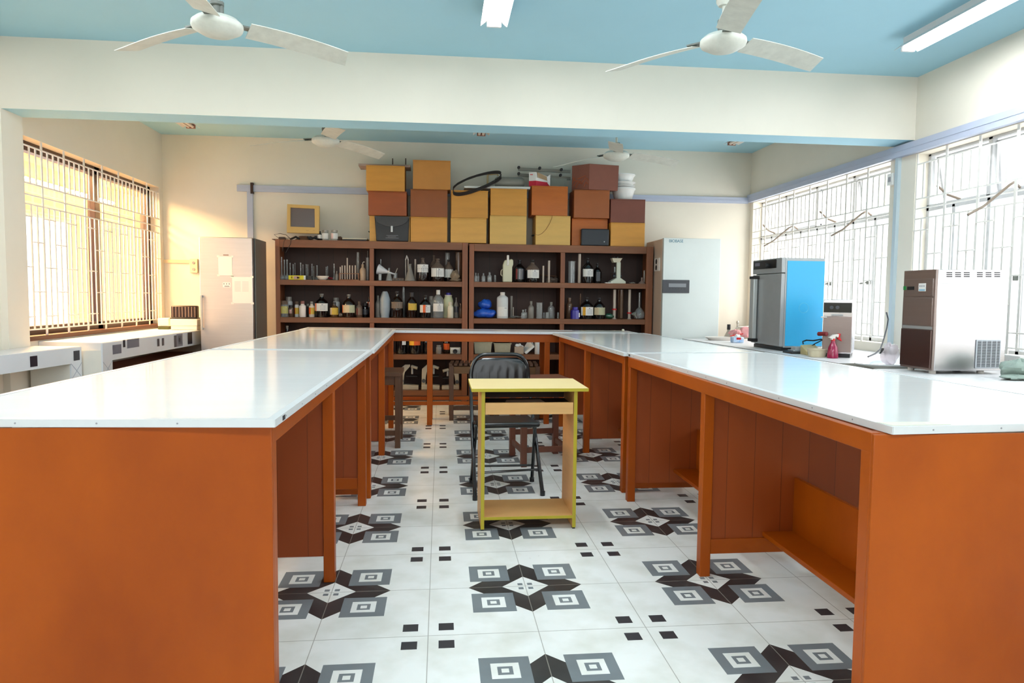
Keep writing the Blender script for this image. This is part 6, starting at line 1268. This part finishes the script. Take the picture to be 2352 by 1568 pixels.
MB().hexa([(A.x, 2.96, z), (B_.x - .02, 2.92, z), (B_.x, 3.06, z), (A.x + .02, 3.10, z), (A.x, 2.96, z + .03), (B_.x - .02, 2.92, z + .03), (B_.x, 3.06, z + .085), (A.x + .02, 3.10, z + .075)]).build('case', mat('yellowed_keyboard', srgb(196, 178, 128), .5), t, bevel=.004)
tag(MB().tube([at(px, py, y=3.1) for px, py in ((1845, 790), (1844, 784), (1852, 781), (1868, 782), (1886, 779), (1894, 782))], .006, 8).build('cable', M_dark), 'black cable loop behind the cream bowl', 'cable')
tag(MB().tube([at(px, py, y=3.05) for px, py in ((1862, 796), (1872, 789), (1884, 783), (1888, 781))], .005, 8).build('cable', M_dark), 'straight black cable slanting over the yellowed keyboard', 'cable')
# far corner: tray, cloth, tissue pack, tap, dark bottle
P = at(1686, 787, z=z); t = thing('tissue_pack', 'blue and white pack of tissues with a red patch on the far counter', 'tissue pack', (P.x, P.y, z))
A, B_ = at(1684, 789, y=P.y), at(1709.5, 774, y=P.y); hh = B_.z - z
MB().box(A.x, B_.x, P.y, P.y + .08, z, z + hh).build('wrapper', mat('blue_white_film', srgb(226, 236, 248), .3, col2=srgb(120, 170, 224), scale=28), t, bevel=.008)
MB().box(A.x + .035, B_.x - .035, P.y - .001, P.y + .001, z + hh * .55, z + hh * .92).build('printed_patch', M_red, t); MB().blob(((A.x + B_.x) / 2, P.y + .04, z + hh + .006), .03, .012, .018, 61, .3).build('tissue', M_paper, t)
P = at(1668, 784, z=z); tag(MB().lathe([(0, 0), (.12, 0), (.16, .03), (.165, .034), (.15, .03), (0, .008)], (P.x + .03, P.y + .25, z), 28, sy=.7).build('basin_tray', M_wcap), 'shallow white tray under the pink cloth in the far corner', 'tray')
Q = at(1702, 765, y=P.y + .25); b = MB().blob((Q.x + .06, P.y + .25, z + .085), .085, .06, .055, 62, .18).blob((Q.x - .06, P.y + .24, z + .085), .075, .05, .03, 63, .25)
tag(b.build('pink_cloth', M_pinkcl), 'crumpled pink cloth heaped on the white tray', 'cloth')
tag(MB().tube([(Q.x - .16, P.y + .17, z + .05), (Q.x - .02, P.y + .15, z + .075)], .006, 8).build('red_straw', M_red), 'thin red stick leaning on the pink cloth', 'stick')
Q = at(1716, 747, y=5.98); t = thing('water_tap', 'dull chrome water tap on the back wall in the far corner', 'tap', (Q.x, 5.95, Q.z)); yy = 5.90
def tp(px, py): q = at(px, py, y=yy); return (q.x, yy, q.z)
MB().tube([(Q.x + .02, 5.999, tp(1718, 749)[2]), (Q.x + .02, yy, tp(1718, 749)[2]), tp(1700, 751), tp(1692, 752), tp(1689, 757)], .010, 10).build('spout', M_brass, t)
MB().cyl(tp(1694, 750), .012, tp(1694, 742)[2] - tp(1694, 750)[2], 12).lathe([(.014, 0), (.018, .012), (.014, .034), (0, .036)], tp(1694, 743), 12).build('valve', M_brass, t)
P = at(1656, 780, z=z); bt = thing('dark_bottle', 'small dark-topped flask peeping out beside the medical refrigerator', 'bottle', (bx1 + .06, 5.10, z))
MB().lathe([(0, 0), (.05, 0), (.05, .03), (.02, .09), (.016, .11)], (bx1 + .06, 5.10, z), 18).build('body', M_gl_d, bt); MB().cyl((bx1 + .06, 5.10, z + .108), .02, .06, 12).build('cap', M_dark, bt)
# near end: outlet box, bag, cloth
P = at(2330, 835, x=XR - .03); t = thing('outlet_box', 'white outlet box low on the wall beside the ice maker', 'outlet', (XR - .03, P.y, P.z))
A, B_ = at(2311, 852, y=P.y), at(2352, 823, y=P.y)
MB().box(XR - .09, XR - .002, P.y - .11, P.y + .07, max(P.z - .055, ZC2 + .003), P.z + .06).build('box', M_white, t, bevel=.004)
hl = MB()
for dy in (-.05, 0, .05):
    for dz in (-.02, .02): hl.cyl((XR - .09, P.y - .02 + dy, P.z + dz), .005, .002, 8, dirn=(-1, 0, 0))
    hl.cyl((XR - .075, P.y - .11, P.z + dy * .4), .004, .002, 8, dirn=(0, -1, 0))
hl.build('socket_holes', M_dark, t)
P = at(2338, 872, z=z); tag(MB().blob((P.x + .06, P.y + .06, z + .055), .10, .08, .055, 81, .2, flat=.1).blob((P.x + .0, P.y, z + .015), .10, .06, .015, 82, .25).build('cloth_heap', M_cloth_g), 'grey-green cloth bundled on the counter beside the ice maker', 'cloth')
P = at(2046, 832, z=z); tag(MB().blob((3.09, 2.0, z + .085), .055, .04, .07, 84, .22).build('plastic_bag', M_clear_bag), 'clear pinkish plastic bag slumped over the rim of the wash basin', 'bag')
# ================================================================== LIGHT
W = bpy.data.worlds.new('overcast_sky'); bpy.context.scene.world = W; W.use_nodes = True
nt = W.node_tree; bg = nt.nodes['Background']; bg.inputs[0].default_value = (.95, .98, 1, 1); bg.inputs[1].default_value = 3.6
def area(name, loc, rot, sx, sy, power, col):
    l = bpy.data.lights.new(name, 'AREA'); l.shape = 'RECTANGLE'; l.size = sx; l.size_y = sy; l.energy = power; l.color = col
    o = bpy.data.objects.new(name, l); C.objects.link(o); o.location = loc; o.rotation_euler = rot; return o
def portal(loc, rot, sx, sy):
    o = area('daylight_portal', loc, rot, sx, sy, 1, (1, 1, 1)); o.data.cycles.is_portal = True
portal((4.12, 4.59, 1.62), (0, math.radians(90), 0), 1.56, 2.64); portal((4.12, 1.52, 1.62), (0, math.radians(90), 0), 1.56, 2.84)
portal((0.4, Y0 - .1, 1.8), (math.radians(90), 0, 0), 7.0, 1.0)
area('added_daylight', (4.55, 4.59, 1.75), (0, math.radians(82), 0), 1.6, 2.6, 95, (1, .985, .96))  # area lamp added outside the far steel window to brighten the back bay
area('added_daylight', (4.55, 1.52, 1.75), (0, math.radians(82), 0), 1.6, 2.8, 25, (.97, .98, 1))  # weaker lamp added the same way outside the nearer steel window
# warm verandah lamps, a row of bare tubes on its far wall
def warm_tube(y, z):
    t = thing('wall_tube_light', 'glowing warm tube light on the verandah wall, %s the window mullion' % ('this side of' if y < 8 else 'beyond'), 'tube light', (CXW + .06, y, z), 0, 'warm tube lights outside the brown-framed window')
    MB().box(CXW + .002, CXW + .04, y - .62, y + .62, z - .03, z + .03).build('housing', M_fix, t); MB().cyl((CXW + .06, y - .6, z), .016, 1.2, 12, dirn=(0, 1, 0)).build('tube', M_warm, t)
M_warm = emission('warm_lit_tube', (1, .66, .34, 1), 60)
warm_tube(7.25, 2.62); warm_tube(8.6, 2.62)
area('verandah_light', (XL - 1.0, 4.9, 2.70), (0, math.radians(-32), 0), .4, 3.4, 720, (1, .60, .26))
for x in (-1.8, .6, 2.6): area('added_fill_lamp', (x, -2.9, 2.9), (math.radians(25), 0, 0), 1.2, .5, 30, (.97, .99, 1))  # fill lamps added out of view behind the camera, without fittings
for x in (-1.2, 1.9): area('added_fill_lamp', (x, .4, 2.98), (0, 0, 0), 1.2, .3, 20, (.96, .98, 1))  # two more added fill lamps, unseen above the lab tables
sc = bpy.context.scene
sc.view_settings.view_transform = 'Standard'; sc.view_settings.look = 'None'; sc.view_settings.exposure = -0.08; sc.view_settings.gamma = 1.0
sc.cycles.max_bounces = 8; sc.cycles.transparent_max_bounces = 24; sc.cycles.caustics_reflective = False; sc.cycles.caustics_refractive = False
sc.cycles.sample_clamp_indirect = 6.0
